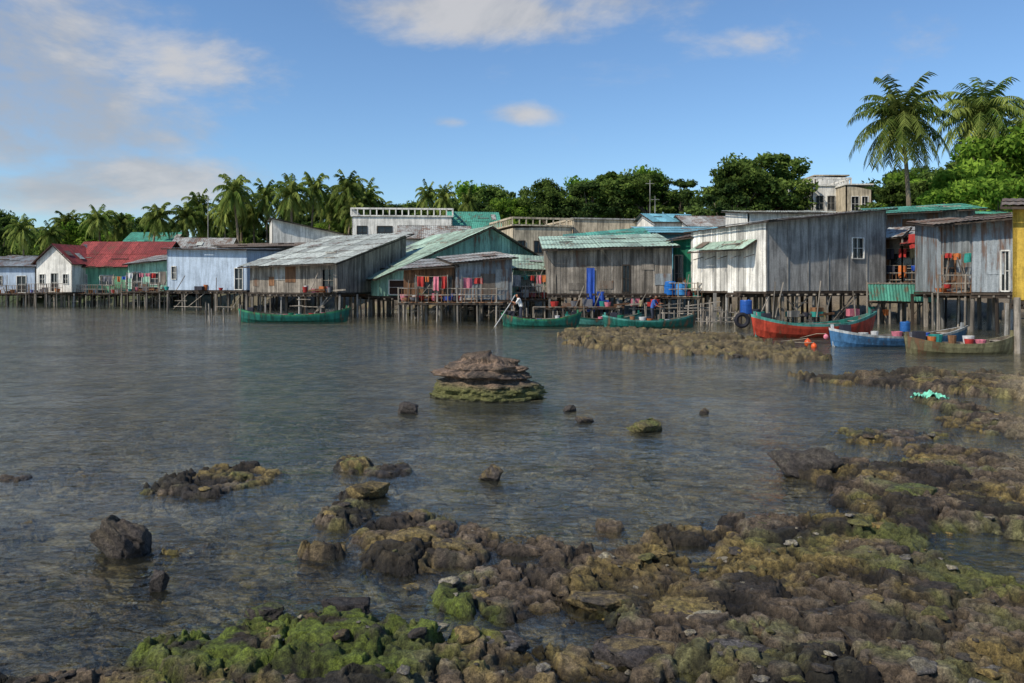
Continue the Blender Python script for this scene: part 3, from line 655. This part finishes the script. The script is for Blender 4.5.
# low teal-sheeted platform in front of the stall
mbx=MB(); A=Vector((X(868,48.5),48.5,1.35)); B=Vector((X(936,48.5),48.5,1.35)); up=Vector((0,0,1)); nseg=44
for i in range(nseg):
    s0=i/nseg;s1=(i+1)/nseg; yo=lambda k:Vector((0,-.03*(k%2)-.25,0))
    sl=lambda s:.12*(1-s)*up
    mbx.poly([A.lerp(B,s0)+yo(i)+sl(s0),A.lerp(B,s1)+yo(i+1)+sl(s1),A.lerp(B,s1)+Vector((0,-.03*((i+1)%2),0))+up*1.12,A.lerp(B,s0)+Vector((0,-.03*(i%2),0))+up*1.12],MT,R(.8,1.15) if i%6==0 else .95)
for s in np.linspace(0,1,7): p=A.lerp(B,s)+Vector((0,.1,0)); mbx.cyl((p.x,p.y,-1.2),(p.x,p.y,2.6),.07,.06,PL,R(.6,1.1))
mbx.beam(A+up*1.15,B+up*1.15,.09,PL); mbx.beam(A,B,.12,DK)
for k in range(18): mbx.beam((X(868+k*4,48.6),48.6,1.3),(X(868+k*4,50.3),50.3,1.3),.16,PL,R(.6,1.2),h=.04)
mbx.obj("teal_sheet_fence")
H=house("corrugated_stilt_house",972,41,1016,40,6,292,222,218,.6,.6,kind='corr',wm=MS,rm=MD,ops=[(.66,.86,.05,2.1)],frame=CW,over=.5,sp=1.2,lk='corr')
H=house("corrugated_stilt_house_wing",938,43,972,42.6,5,292,225,222,.5,.5,kind='corr',wm=MS,rm=MD,ops=[(.12,.5,.6,2.0)],frame=PB,over=.4,sp=1.1)
deck(H,-.3,H['W']+.2,-1.3,-.1,H['zf']); clutter(H,0,H['W'],-1.1,-.1,H['zf'],10); laundry(H,.1,1.7,H['zf']+2.1,-.6,hm=.6)
# yellow building at the right edge with its post
H=house("yellow_stilt_house",1013,28.5,1140,26.6,3.6,300,207,207,.5,.5,kind='smooth',wm=CY,rm=MD,over=.35,sp=1.4,ops=[(.5,.7,.8,2)])
mbx=MB(); mbx.cyl((X(1018,27.9),27.9,-.6),(X(1017,27.9),27.9,H['zf']+.1),.12,.11,PL); mbx.obj("corner_post",H['e'])
# extra village roofs behind
for (u0,u1,d,ve,vr,wm_,rm_) in [(170,228,96,250,238,CT,MG),(400,470,92,238,226,CW,MG),(452,500,98,230,212,CW,MT),(470,520,90,240,232,CW,MG),(655,700,86,222,214,CW,MC),(690,750,84,226,216,CW,MG),(868,905,80,222,214,CG,MG),(90,130,104,252,246,CW,MR),(0,40,105,262,256,CW,MG),(935,1010,66,214,208,CW,MT)]:
    house("village_house",u0,d,u1,d+1,7,280,ve,ve,ridge=('x',.5,Z(vr,d+3)),kind='smooth',wm=wm_,rm=rm_,zf=1.6,posts=False,ops=[win(.2,.35,2,3.2),win(.6,.8,2,3.2)])
house("white_terrace_house",352,97,452,98,9,280,217,217,kind='smooth',wm=CW,rm=CW,flat=True,parapet=.8,zf=2,posts=False,ops=[win(.05,.15,6,7.6),win(.25,.4,6,7.6),win(.5,.62,6,7.6),win(.72,.9,6,7.6)],frame=DK)
# ---------------- boats
def boat(name,u0,u1,v,hull,strake,inner,yaw=0.,hm=.55,beam=.75,z=0.,cab=False,d=None,roll=0.):
    d=d or D(v); L=(u1-u0)/F*d; e=empty(name); mb=MB(); n=26; x0=X((u0+u1)/2,d)
    def prof(s):
        a=abs(2*s-1); b=beam*(1-a**2.6)**.8+.02; sheer=hm*(1+.75*a**2.4+(.18*a**4 if s>.5 else 0)); keel=-.15+.35*a**6*hm; return b,sheer,keel
    S=[]
    for i in range(n+1):
        s=i/n; b,sh,ke=prof(s); x=(s-.5)*L*(1)
        fl=[]
        for (fb,fz) in((1.04,1.0),(1.0,.86),(.97,.72),(.84,.38),(.5,.08),(0,0)): fl.append((x+(sh*.12*fz if s>.5 else -sh*.08*fz)*abs(2*s-1)**4*2,b*fb,ke+(sh-ke)*fz))
        inn=[(fl[0][0],max(b*1.04-.06,.0),sh+.0),(x,b*.9,ke+(sh-ke)*.8),(x,b*.6,ke+(sh-ke)*.3),(x,0,ke+(sh-ke)*.22)]
        S.append((fl,inn))
    for i in range(n):
        for sg in(1,-1):
            f=lambda p:(p[0],p[1]*sg,p[2])
            A,Bq=S[i][0],S[i+1][0]
            for k in range(5): mb.poly([f(A[k]),f(A[k+1]),f(Bq[k+1]),f(Bq[k])],strake if k<1 else hull,R(.9,1.06) if k else 1)
            a_,b_=S[i][1],S[i+1][1]; mb.poly([f(A[0]),f(Bq[0]),f(b_[0]),f(a_[0])],strake,1.1)
            for k in range(3): mb.poly([f(a_[k]),f(b_[k]),f(b_[k+1]),f(a_[k+1])],inner,.9)
    for s in(.14,.32,.5,.68,.86):
        b,sh,ke=prof(s); mb.box(((s-.5)*L-.11,-b*.93,sh*.82),(.22,0,0),(0,b*1.86,0),(0,0,.04),PL,1.1)
        mb.beam(((s-.5)*L,-b*.9,sh*.55),((s-.5)*L,b*.9,sh*.55),.05,inner)
    for sg in(0,1):
        s=.985 if sg else .015; b,sh,ke=prof(s); mb.beam(((s-.5)*L,0,ke),((s-.5)*L*1.02,0,sh+.14),.09,strake)
    b,sh,ke=prof(.1); mb.box((-.43*L,-.14,sh*.9),(.35,0,0),(0,.28,0),(0,0,.3),CLO[6]); mb.cyl((-.42*L,0,sh),(-.52*L,.05,-.1),.025,.02,DK)
    for k in range(6):
        s=R(.2,.8); basket(mb,(s-.5)*L,R(-.2,.2),.2,R(.14,.24),R(.25,.45),random.choice(CLO+[NET,PB]))
    mb.beam((-.3*L,-.2,hm*.95),(.25*L,.15,hm*1.0),.045,PL); 
    o=mb.obj("hull",e,smooth=False); e.location=(x0,d,z); e.rotation_euler=(roll,0,yaw); return e
def bm_(name,r,g,b): return M(name,lin(r,g,b),rough=.5,grime=.55,rust=.15)
TEAL=bm_("paint_teal",30,105,92);GREEN=bm_("paint_green",60,135,95);RED=bm_("paint_red",180,68,48);BLUE=bm_("paint_blue",70,115,155);WHT=bm_("paint_white",190,195,195);OLV=bm_("paint_olive",135,130,96);INN=bm_("boat_inside",105,95,80);LTEAL=bm_("paint_light_teal",90,160,148)
boat("fishing_boat",241,347,322,TEAL,GREEN,INN,.03,.5,.7)
boat("fishing_boat",503,578,328,TEAL,GREEN,INN,-.12,.45,.6,d=46)
boat("fishing_boat",566,640,327,LTEAL,TEAL,INN,.12,.4,.6,d=47.5)
boat("fishing_boat",604,694,329,TEAL,LTEAL,INN,.04,.42,.6,d=45)
boat("red_fishing_boat",752,874,337,RED,LTEAL,TEAL,.10,.62,.75)
boat("blue_fishing_boat",830,965,346,BLUE,WHT,INN,.05,.42,.65)
boat("wooden_rowboat",907,1012,353,OLV,OLV,INN,-.02,.36,.5)
# jetty
mbx=MB(); 
for k in range(26):
    u=R(655,745); d=R(46,50); mbx.cyl((X(u,d),d,-1.2),(X(u,d)+R(-.25,.25),d,R(.5,1.6)),.05,.04,PL,R(.5,1.2))
for k in range(9):
    u=R(655,720); d=R(46,49); z_=R(.3,1.3); mbx.beam((X(u,d),d,z_),(X(u,d)+R(1.5,3.5),d+R(-.4,.4),z_+R(-.3,.3)),.06,PL,R(.6,1.2))
mbx.obj("bamboo_jetty")
mbx=MB()
for k in range(34):
    u=random.choice([R(345,420),R(500,560),R(560,650),R(205,250),R(880,940)]); d=R(50,54); mbx.cyl((X(u,d),d,-1.2),(X(u,d)+R(-.2,.2),d,R(.3,1.4)),.05,.04,PL,R(.5,1.2))
mbx.obj("mooring_posts")
# buoys, drum, tyre
def buoy(x,y,z,r,mat,nm="orange_buoy"):
    e=empty(nm); mb=MB()
    for k in range(10):
        a0=-1.57+k*.314;a1=a0+.314
        for i in range(16):
            b0=i*.3927;b1=b0+.3927; q=lambda a,b:(x+r*math.cos(a)*math.cos(b),y+r*math.cos(a)*math.sin(b),z+r*1.15*math.sin(a))
            mb.poly([q(a0,b0),q(a0,b1),q(a1,b1),q(a1,b0)],mat)
    mb.cyl((x,y,z+r*1.1),(x,y,z+r*1.35),r*.2,r*.15,mat); mb.tube([(x,y,z+r*1.3),(x-.2,y+.5,z+.1),(x-.5,y+1.6,.1)],[.012]*3,ROPE,n=4); mb.obj("float",e,True)
ORG=cm("orange_plastic",225,95,45,.4)
buoy(X(808,31),31,.14,.14,ORG); buoy(X(814,30.5),30.5,.05,.11,ORG); buoy(X(826,33),33,.25,.1,CLO[5],"pink_buoy")
drum("blue_water_drum",X(746,45),45,.75,.33,.8,cm("drum_blue",40,90,170,.4))
drum("blue_water_drum",X(905,33.2),33.2,.45,.2,.42,cm("drum_blue2",40,90,150,.4))
mbx=MB(); x,y,z=X(742,44),44,.45
for i in range(20):
    for k in range(8):
        q=lambda a,b:(x+(.33+.11*math.cos(b))*math.cos(a),y+.11*math.sin(b),z+(.33+.11*math.cos(b))*math.sin(a))
        a0=i*.31416;b0=k*.7854; mbx.poly([q(a0,b0),q(a0+.31416,b0),q(a0+.31416,b0+.7854),q(a0,b0+.7854)],CLO[6],.5)
mbx.obj("black_tyre")
# fishing net scrap on the reef
d=D(403); xc=X(932,d); mbx=MB(); aq=cm("aqua_net",120,200,170); hz_c=hz(xc,d)
for i in range(18):
    for j in range(12):
        q=lambda i,j:(xc-.3+i*.04,d-.1+j*.05,max(0,hz_c)+.06+.06*math.sin(i*1.1+j)*math.cos(j*1.3)+.09*math.exp(-((i-8)/4)**2-((j-5)/3)**2))
        if (i-9)**2/80+(j-6)**2/34<R(.6,1.1): mbx.poly([q(i,j),q(i+1,j),q(i+1,j+1),q(i,j+1)],aq,R(.7,1.2))
mbx.obj("discarded_fishing_net")
# ---------------- people
def skinned(name,verts,edges,rad,sub=2,root=0):
    me=bpy.data.meshes.new(name); me.from_pydata(verts,edges,[]); o=bpy.data.objects.new(name,me); scene.collection.objects.link(o)
    md=o.modifiers.new('s','SKIN'); md.use_smooth_shade=True
    for i,r in enumerate(rad): me.skin_vertices[0].data[i].radius=(r,r) if not isinstance(r,tuple) else r
    me.skin_vertices[0].data[root].use_root=True
    m2=o.modifiers.new('u','SUBSURF'); m2.levels=sub; m2.render_levels=sub
    dg=bpy.context.evaluated_depsgraph_get(); me2=bpy.data.meshes.new_from_object(o.evaluated_get(dg)); o.modifiers.clear(); o.data=me2; return o
SK=cm("skin",160,108,78,.6);SH=cm("white_shirt",235,235,230);BSH=cm("blue_shirt",60,100,175);TRS=cm("dark_trousers",55,60,75);HAIR=cm("black_hair",22,20,20)
def person(loc,rot,shirt,pole=True):
    per=empty("person")
    v=[(0,0,.90),(-.03,0,1.05),(-.10,0,1.25),(-.15,0,1.38),(-.18,0,1.46),
     (-.02,.10,.86),(-.07,.12,.48),(.03,.12,.08),(-.10,.12,.04),(.02,-.10,.86),(.0,-.13,.47),(.12,-.13,.08),(0,-.13,.04),
     (-.15,.17,1.36),(-.24,.22,1.12),(-.44,.16,1.04),(-.51,.14,1.02),(-.15,-.17,1.36),(-.30,-.20,1.15),(-.46,-.06,1.20),(-.52,-.02,1.22)]
    e_=[(0,1),(1,2),(2,3),(3,4),(0,5),(5,6),(6,7),(7,8),(0,9),(9,10),(10,11),(11,12),(3,13),(13,14),(14,15),(15,16),(3,17),(17,18),(18,19),(19,20)]
    rd=[.13,.12,.14,.10,.05,.09,.065,.045,.04,.09,.065,.045,.04,.065,.045,.035,.03,.065,.045,.035,.03]
    b=skinned("body",v,e_,rd)
    for mm in(shirt,TRS,SK): b.data.materials.append(mm)
    for p in b.data.polygons:
        c=p.center; p.material_index=1 if c.z<.95 else 0
        if c.z>1.43 or (c.x<-.30): p.material_index=2
        if c.z<.12: p.material_index=2
    a=b.data.attributes.new('tint','FLOAT','FACE'); a.data.foreach_set('value',[1.]*len(b.data.polygons)); b.parent=per
    P=V5.copy(); hd=P*np.array([.095,.075,.12]); 
    hd[:,0]-=.02*np.exp(-((P[:,1])/.2)**2-((P[:,2]+.1)/.18)**2)*(P[:,0]<0)
    hd=hd+np.array([-.215,0,1.58])
    me=bpy.data.meshes.new("head"); me.from_pydata(hd.tolist(),[],F5.tolist()); me.materials.append(SK);me.materials.append(HAIR)
    for p in me.polygons:
        c=p.center-Vector((-.215,0,1.58)); p.material_index=1 if (c.z>.055 or (c.x>.02 and c.z>-.05)) else 0
        if abs(c.z-.01)<.010 and abs(abs(c.y)-.03)<.013 and c.x<-.06: p.material_index=1
        p.use_smooth=True
    a=me.attributes.new('tint','FLOAT','FACE'); a.data.foreach_set('value',[1.]*len(me.polygons)); ho=bpy.data.objects.new("head",me); scene.collection.objects.link(ho); ho.parent=per
    fm=MB()
    for (hx,hy,hz_) in((-.52,.14,1.02),(-.53,-.02,1.22)):
        fm.box((hx-.08,hy-.04,hz_-.012),(.09,0,0),(0,.08,0),(0,0,.026),SK)
        for k,ln in enumerate((.07,.08,.075,.06)):
            yy_=hy-.032+k*.021; fm.tube([(hx-.08,yy_,hz_),(hx-.08-ln*.5,yy_,hz_-.01),(hx-.08-ln*.6,yy_,hz_-.04)],[.009,.008,.007],SK,n=5)
        fm.tube([(hx-.03,hy-.04,hz_),(hx-.06,hy-.07,hz_-.01),(hx-.09,hy-.065,hz_-.03)],[.011,.009,.008],SK,n=5)
    if pole: fm.tube([(-1.75,.3,-.6),(-.62,.05,1.10),(-.35,-.05,1.6)],[.035,.032,.025],CLO[2],n=6)
    for sg in(-1,1): fm.box((-.22,sg*.075-.006,1.55),(.035,0,0),(0,.012,0),(0,0,.055),SK)
    fm.obj("hands_and_pole" if pole else "hands",per)
    per.location=loc; per.rotation_euler=(0,0,rot)
person((X(521,45.8),45.8,.22),0.,SH,True)
person((X(652,45.0),45.0,.15),math.pi*.85,BSH,False)
# ---------------- palms
PALM=leafmat("palm_frond",lin(66,88,38),lin(142,152,80),.35)
LEAF=leafmat("tree_leaf",lin(46,68,32),lin(120,140,68),.35)
LEAFB=leafmat("bright_leaf",lin(68,102,34),lin(148,176,70),.4)
LEAFD=leafmat("dark_leaf",lin(40,60,34),lin(98,118,60),.3)
def palm_mesh(seed,H_,Rl=4.3,nf=30):
    rg=random.Random(seed); mb=MB(); bx,by=rg.uniform(-1.2,1.2),rg.uniform(-.8,.8); pts=[];rs=[]
    for i in range(13):
        s=i/12; pts.append(Vector((bx*s*s,by*s*s,H_*s))); rs.append(.28*(1-.5*s)+(.12 if i==0 else 0))
    mb.tube(pts,rs,TR,1.,9); top=pts[-1]
    for k in range(nf):
        az=k*2.39996+rg.uniform(-.2,.2); q=k/nf; el=math.radians(78-128*q+rg.uniform(-8,8)); L=Rl*rg.uniform(.85,1.1)*(.8+.2*math.sin(q*3))
        p=top.copy(); d0=Vector((math.cos(az)*math.cos(el),math.sin(az)*math.cos(el),math.sin(el))); n_=24; step=L/n_; d=d0; side=Vector((-math.sin(az),math.cos(az),0)); tn=rg.uniform(.0,.7) if q<.8 else rg.uniform(.5,1.2)
        for i in range(n_):
            s=i/n_; p2=p+d*step
            mb.beam(p,p2,.05*(1-s)+.012,PALM,.9)
            if i>1:
                ll=(.25+.85*math.sin(min(1,s*1.25+.12)*2.6))*Rl/4.2; 
                for sg in(-1,1):
                    dr=(side*sg*rg.uniform(.7,.95)+d*.55+Vector((0,0,-rg.uniform(.35,1.0)))).normalized(); w_=d*rg.uniform(.06,.095)
                    tip=p+dr*ll*rg.uniform(.8,1.1)+Vector((0,0,-.12*ll)); mid=p+dr*ll*.55
                    mb.poly([p-w_,mid-w_,tip,mid+w_,p+w_],PALM,min(1,max(0,tn+rg.uniform(-.2,.25))))
            p=p2; d=(d+Vector((0,0,-.055-.05*s))).normalized()
    for k in range(7):
        a=k*.9; c=top+Vector((.3*math.cos(a),.3*math.sin(a),-.3)); mb.cyl(c+Vector((0,0,.13)),c-Vector((0,0,.13)),.1,.12,PB,1,6)
    return mb.mesh("palm_mesh%d"%seed)
PV=[palm_mesh(i,12.,4.2,32) for i in range(5)]
def palm(u,v,d,k=None,rpx=None):
    x=X(u,d); z0=hz(x,d); zt=Z(v,d); me=PV[k if k is not None else random.randrange(5)]
    o=bpy.data.objects.new("palm_tree",me); scene.collection.objects.link(o); sz=(zt-z0)/12.; sx=(rpx/F*d/4.0) if rpx else R(.85,1.05); o.scale=(sx,sx,sz*1.0); o.location=(x,d,z0-.1); o.rotation_euler=(0,0,R(0,6.28))
def palm_big(u,v,d,seed,rpx,rot,nf=40):
    x=X(u,d); z0=hz(x,d); zt=Z(v,d); me=palm_mesh(seed,zt-z0,rpx/F*d*1.15,nf); o=bpy.data.objects.new("palm_tree",me); scene.collection.objects.link(o); o.location=(x,d,z0-.1); o.rotation_euler=(0,0,rot)
palm_big(911,118,74,21,53,.4,50); palm_big(989,112,80,22,52,2.,50); palm_big(1040,130,84,23,40,1.)
for (u,v,r_) in [(72,224,20),(101,220,22),(150,216,22),(189,216,24),(243,206,28),(240,192,25),(268,198,23),(292,194,27),(328,202,28),(350,190,25),(373,202,23),(386,210,20),(310,190,20),(426,196,16),(448,198,16),(128,224,20),(212,224,20),(470,202,15),(26,230,18),(48,234,17),(282,212,22),(345,210,24),(198,206,20),(255,214,22),(225,212,20),(365,196,20)]:
    palm(u,v,R(106,118),None,r_)
# ---------------- broadleaf trees
def tree_mesh(seed,mat,Hh=10,Rr=4,nc=36,lp=160,ls=.30):
    rg=np.random.default_rng(seed); mb=MB(); rr=random.Random(seed)
    mb.tube([(0,0,0),(.1,.05,Hh*.25),(.0,.2,Hh*.5)],[.35,.27,.17],TR,.6,8)
    Vs=[];Ts=[]
    for k in range(nc):
        a=rg.uniform(0,6.283); rr_=Rr*math.sqrt(rg.uniform(0,1))*.95; zc=Hh*rg.uniform(.36,.94); lim=math.sqrt(max(.05,1-((zc/Hh-.58)/.42)**2)); c=np.array([math.cos(a)*rr_*lim,math.sin(a)*rr_*lim,zc])
        if k%3==0: mb.tube([(0,.1,Hh*.3),(c[0]*.5,c[1]*.5,Hh*.3+(zc-Hh*.3)*.55),tuple(c)],[.13,.08,.03],TR,.6,5)
        cr=Rr*rg.uniform(.13,.33); n=int(lp*rg.uniform(.7,1.3)); dirs=rg.normal(size=(n,3)); dirs/=np.linalg.norm(dirs,axis=1)[:,None]; dirs[:,2]*=.75
        ctr=c+dirs*cr*(rg.uniform(.25,1.3,n)**.6)[:,None]
        nr=dirs+rg.normal(size=(n,3))*.7; nr/=np.linalg.norm(nr,axis=1)[:,None]; t1=np.cross(nr,rg.normal(size=(n,3))); t1/=np.linalg.norm(t1,axis=1)[:,None]; t2=np.cross(nr,t1)
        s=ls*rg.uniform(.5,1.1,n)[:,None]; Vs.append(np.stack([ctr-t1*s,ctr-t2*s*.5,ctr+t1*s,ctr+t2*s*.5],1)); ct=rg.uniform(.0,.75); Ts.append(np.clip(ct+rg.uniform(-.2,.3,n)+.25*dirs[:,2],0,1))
    Vq=np.concatenate(Vs).reshape(-1,3); T=np.concatenate(Ts); b0=len(mb.v); mi=mb.mi(mat)
    mb.v.extend(map(tuple,Vq.tolist())); nq=len(T); mb.f.extend([(b0+4*i,b0+4*i+1,b0+4*i+2,b0+4*i+3) for i in range(nq)]); mb.m.extend([mi]*nq); mb.t.extend(T.tolist())
    return mb.mesh("tree_mesh%d"%seed)
TV=[tree_mesh(50+i,[LEAF,LEAFD,LEAF,LEAFB,LEAFD,LEAF][i]) for i in range(6)]
tl=empty("distant_tree_line")
prof_u=[-400,0,60,200,300,400,460,560,600,640,680,700,720,800,860,900,960,1024,1500]; prof_v=[210,217,220,216,208,198,190,182,178,172,184,202,184,172,182,174,157,142,130]
def putree(x,y,zt,k=None,parent=tl,name="tree",wid=None):
    z0=hz(x,y); s=max(.35,(zt-z0)/9.6); o=bpy.data.objects.new(name,TV[k if k is not None else random.randrange(6)]); scene.collection.objects.link(o)
    w_=wid or s*R(.85,1.15); o.scale=(w_,w_,s); o.location=(x,y,z0-.2); o.rotation_euler=(0,0,R(0,6.28)); o.parent=parent
for row,(dd,nn_,dv) in enumerate([(120,46,12),(130,44,6),(144,42,0),(165,30,4)]):
    for i in range(nn_):
        u=-260+1560*(i+R(-.4,.4))/nn_; d=dd+R(-4,4)
        v=np.interp(u,prof_u,prof_v)+dv+R(-7,12)
        if 790<u<895: v=max(v,186)
        putree(X(u,d),d,Z(v,d),wid=None)
for i in range(50):
    a=R(-1.2,1.2); d=R(200,330); putree(math.tan(a)*d,d,R(9,16),wid=R(1.1,1.8))
for (u,v,d,k,wid) in [(736,163,100,2,1.2),(760,152,102,0,1.45),(782,160,104,5,1.1),(722,185,98,4,1.),(1010,136,78,3,1.35),(975,166,76,3,1.1),(1040,132,80,3,1.6),(940,176,84,0,1.1),(900,182,92,2,1.0),(620,172,120,0,1.3),(648,174,118,2,1.2),(590,184,118,1,1.2),(958,186,72,3,.9),(1000,180,70,3,1.0)]:
    putree(X(u,d),d,Z(v,d),k,None,"broadleaf_tree",wid)
# power poles / antenna
mbx=MB(); 
for (u,v,d) in[(208,196,100),(650,180,90),(655,196,90)]: mbx.cyl((X(u,d),d,1),(X(u,d),d,Z(v,d)),.06,.04,CG); mbx.beam((X(u,d)-.5,d,Z(v,d)-.4),(X(u,d)+.5,d,Z(v,d)-.4),.05,CG)
mbx.obj("antenna_mast")
# ---------------- light
S=Vector((-.58,-.42,.70)).normalized(); el=math.asin(S.z); az=math.atan2(S.x,S.y)
sl=bpy.data.lights.new("sun","SUN"); sl.energy=4.9; sl.angle=math.radians(.5); sl.color=(1,.91,.78); so=bpy.data.objects.new("sun",sl); scene.collection.objects.link(so); so.rotation_euler=S.to_track_quat('Z','Y').to_euler()
wd_=bpy.data.worlds.new("World"); scene.world=wd_; wd_.use_nodes=True; wd_.node_tree.nodes.clear(); t=NT(wd_.node_tree)
sky=t.add('ShaderNodeTexSky',{'sky_type':'NISHITA','sun_disc':False,'sun_elevation':el,'sun_rotation':az,'dust_density':.4,'air_density':1.0,'ozone_density':2.0})
gen=t.add('ShaderNodeTexCoord').outputs['Generated']
mp=t.add('ShaderNodeMapping',Scale=(1.,1.,2.0)); t.l.new(gen,mp.inputs[0])
nz1=t.noise(mp.outputs[0],4.2,6,.62,.4); nz2=t.noise(mp.outputs[0],11,5,.62)
def blob(u,v,ru,rv,amp):
    c=Vector(((u-512)/F,1,(HV-v)/F)).normalized(); d=t.vm('SUBTRACT',gen,tuple(c)); d=t.vm('MULTIPLY',d,(F/ru,1.5,F/rv)); l=t.vm('LENGTH',d,(0,0,0)); return t.math('MULTIPLY',t.mr(l,0.,1.35,1.,0.),amp)
tot=None
for bb in[(30,105,200,95,1.15),(130,176,160,38,1.1),(-60,60,300,140,1.05),(470,12,180,40,1.1),(600,-10,190,40,.85),(525,114,60,16,.8),(447,122,40,10,.65),(755,40,60,22,.55),(250,52,40,16,.5),(900,30,220,50,.45),(930,-40,300,60,.55),(200,195,180,24,.6),(60,190,130,32,1.0)]:
    b_=blob(*bb); tot=b_ if tot is None else t.math('MAXIMUM',tot,b_)
nn_=t.math('ADD',t.math('MULTIPLY',nz1,.65),t.math('MULTIPLY',nz2,.35))
cl=t.mr(t.math('ADD',tot,t.math('MULTIPLY',t.math('SUBTRACT',nn_,.5),2.4)),.34,1.02,0.,.85)
gen2=t.mr(nn_,.58,.8,0.,.3); cl=t.math('MAXIMUM',cl,gen2)
cc=t.mix(t.mr(nz1,.38,.62),(3.5,3.65,3.9,1),(5.2,5.1,5.05,1))
skyc=t.mix(cl,t.mix(1.,sky.outputs[0],(.86,1.06,1.24,1),'MULTIPLY'),cc)
bg=t.add('ShaderNodeBackground',Color=skyc,Strength=.12); o=t.add('ShaderNodeOutputWorld'); t.l.new(bg.outputs[0],o.inputs[0])
scene.view_settings.view_transform='Standard'; scene.view_settings.look='None'; scene.view_settings.exposure=0
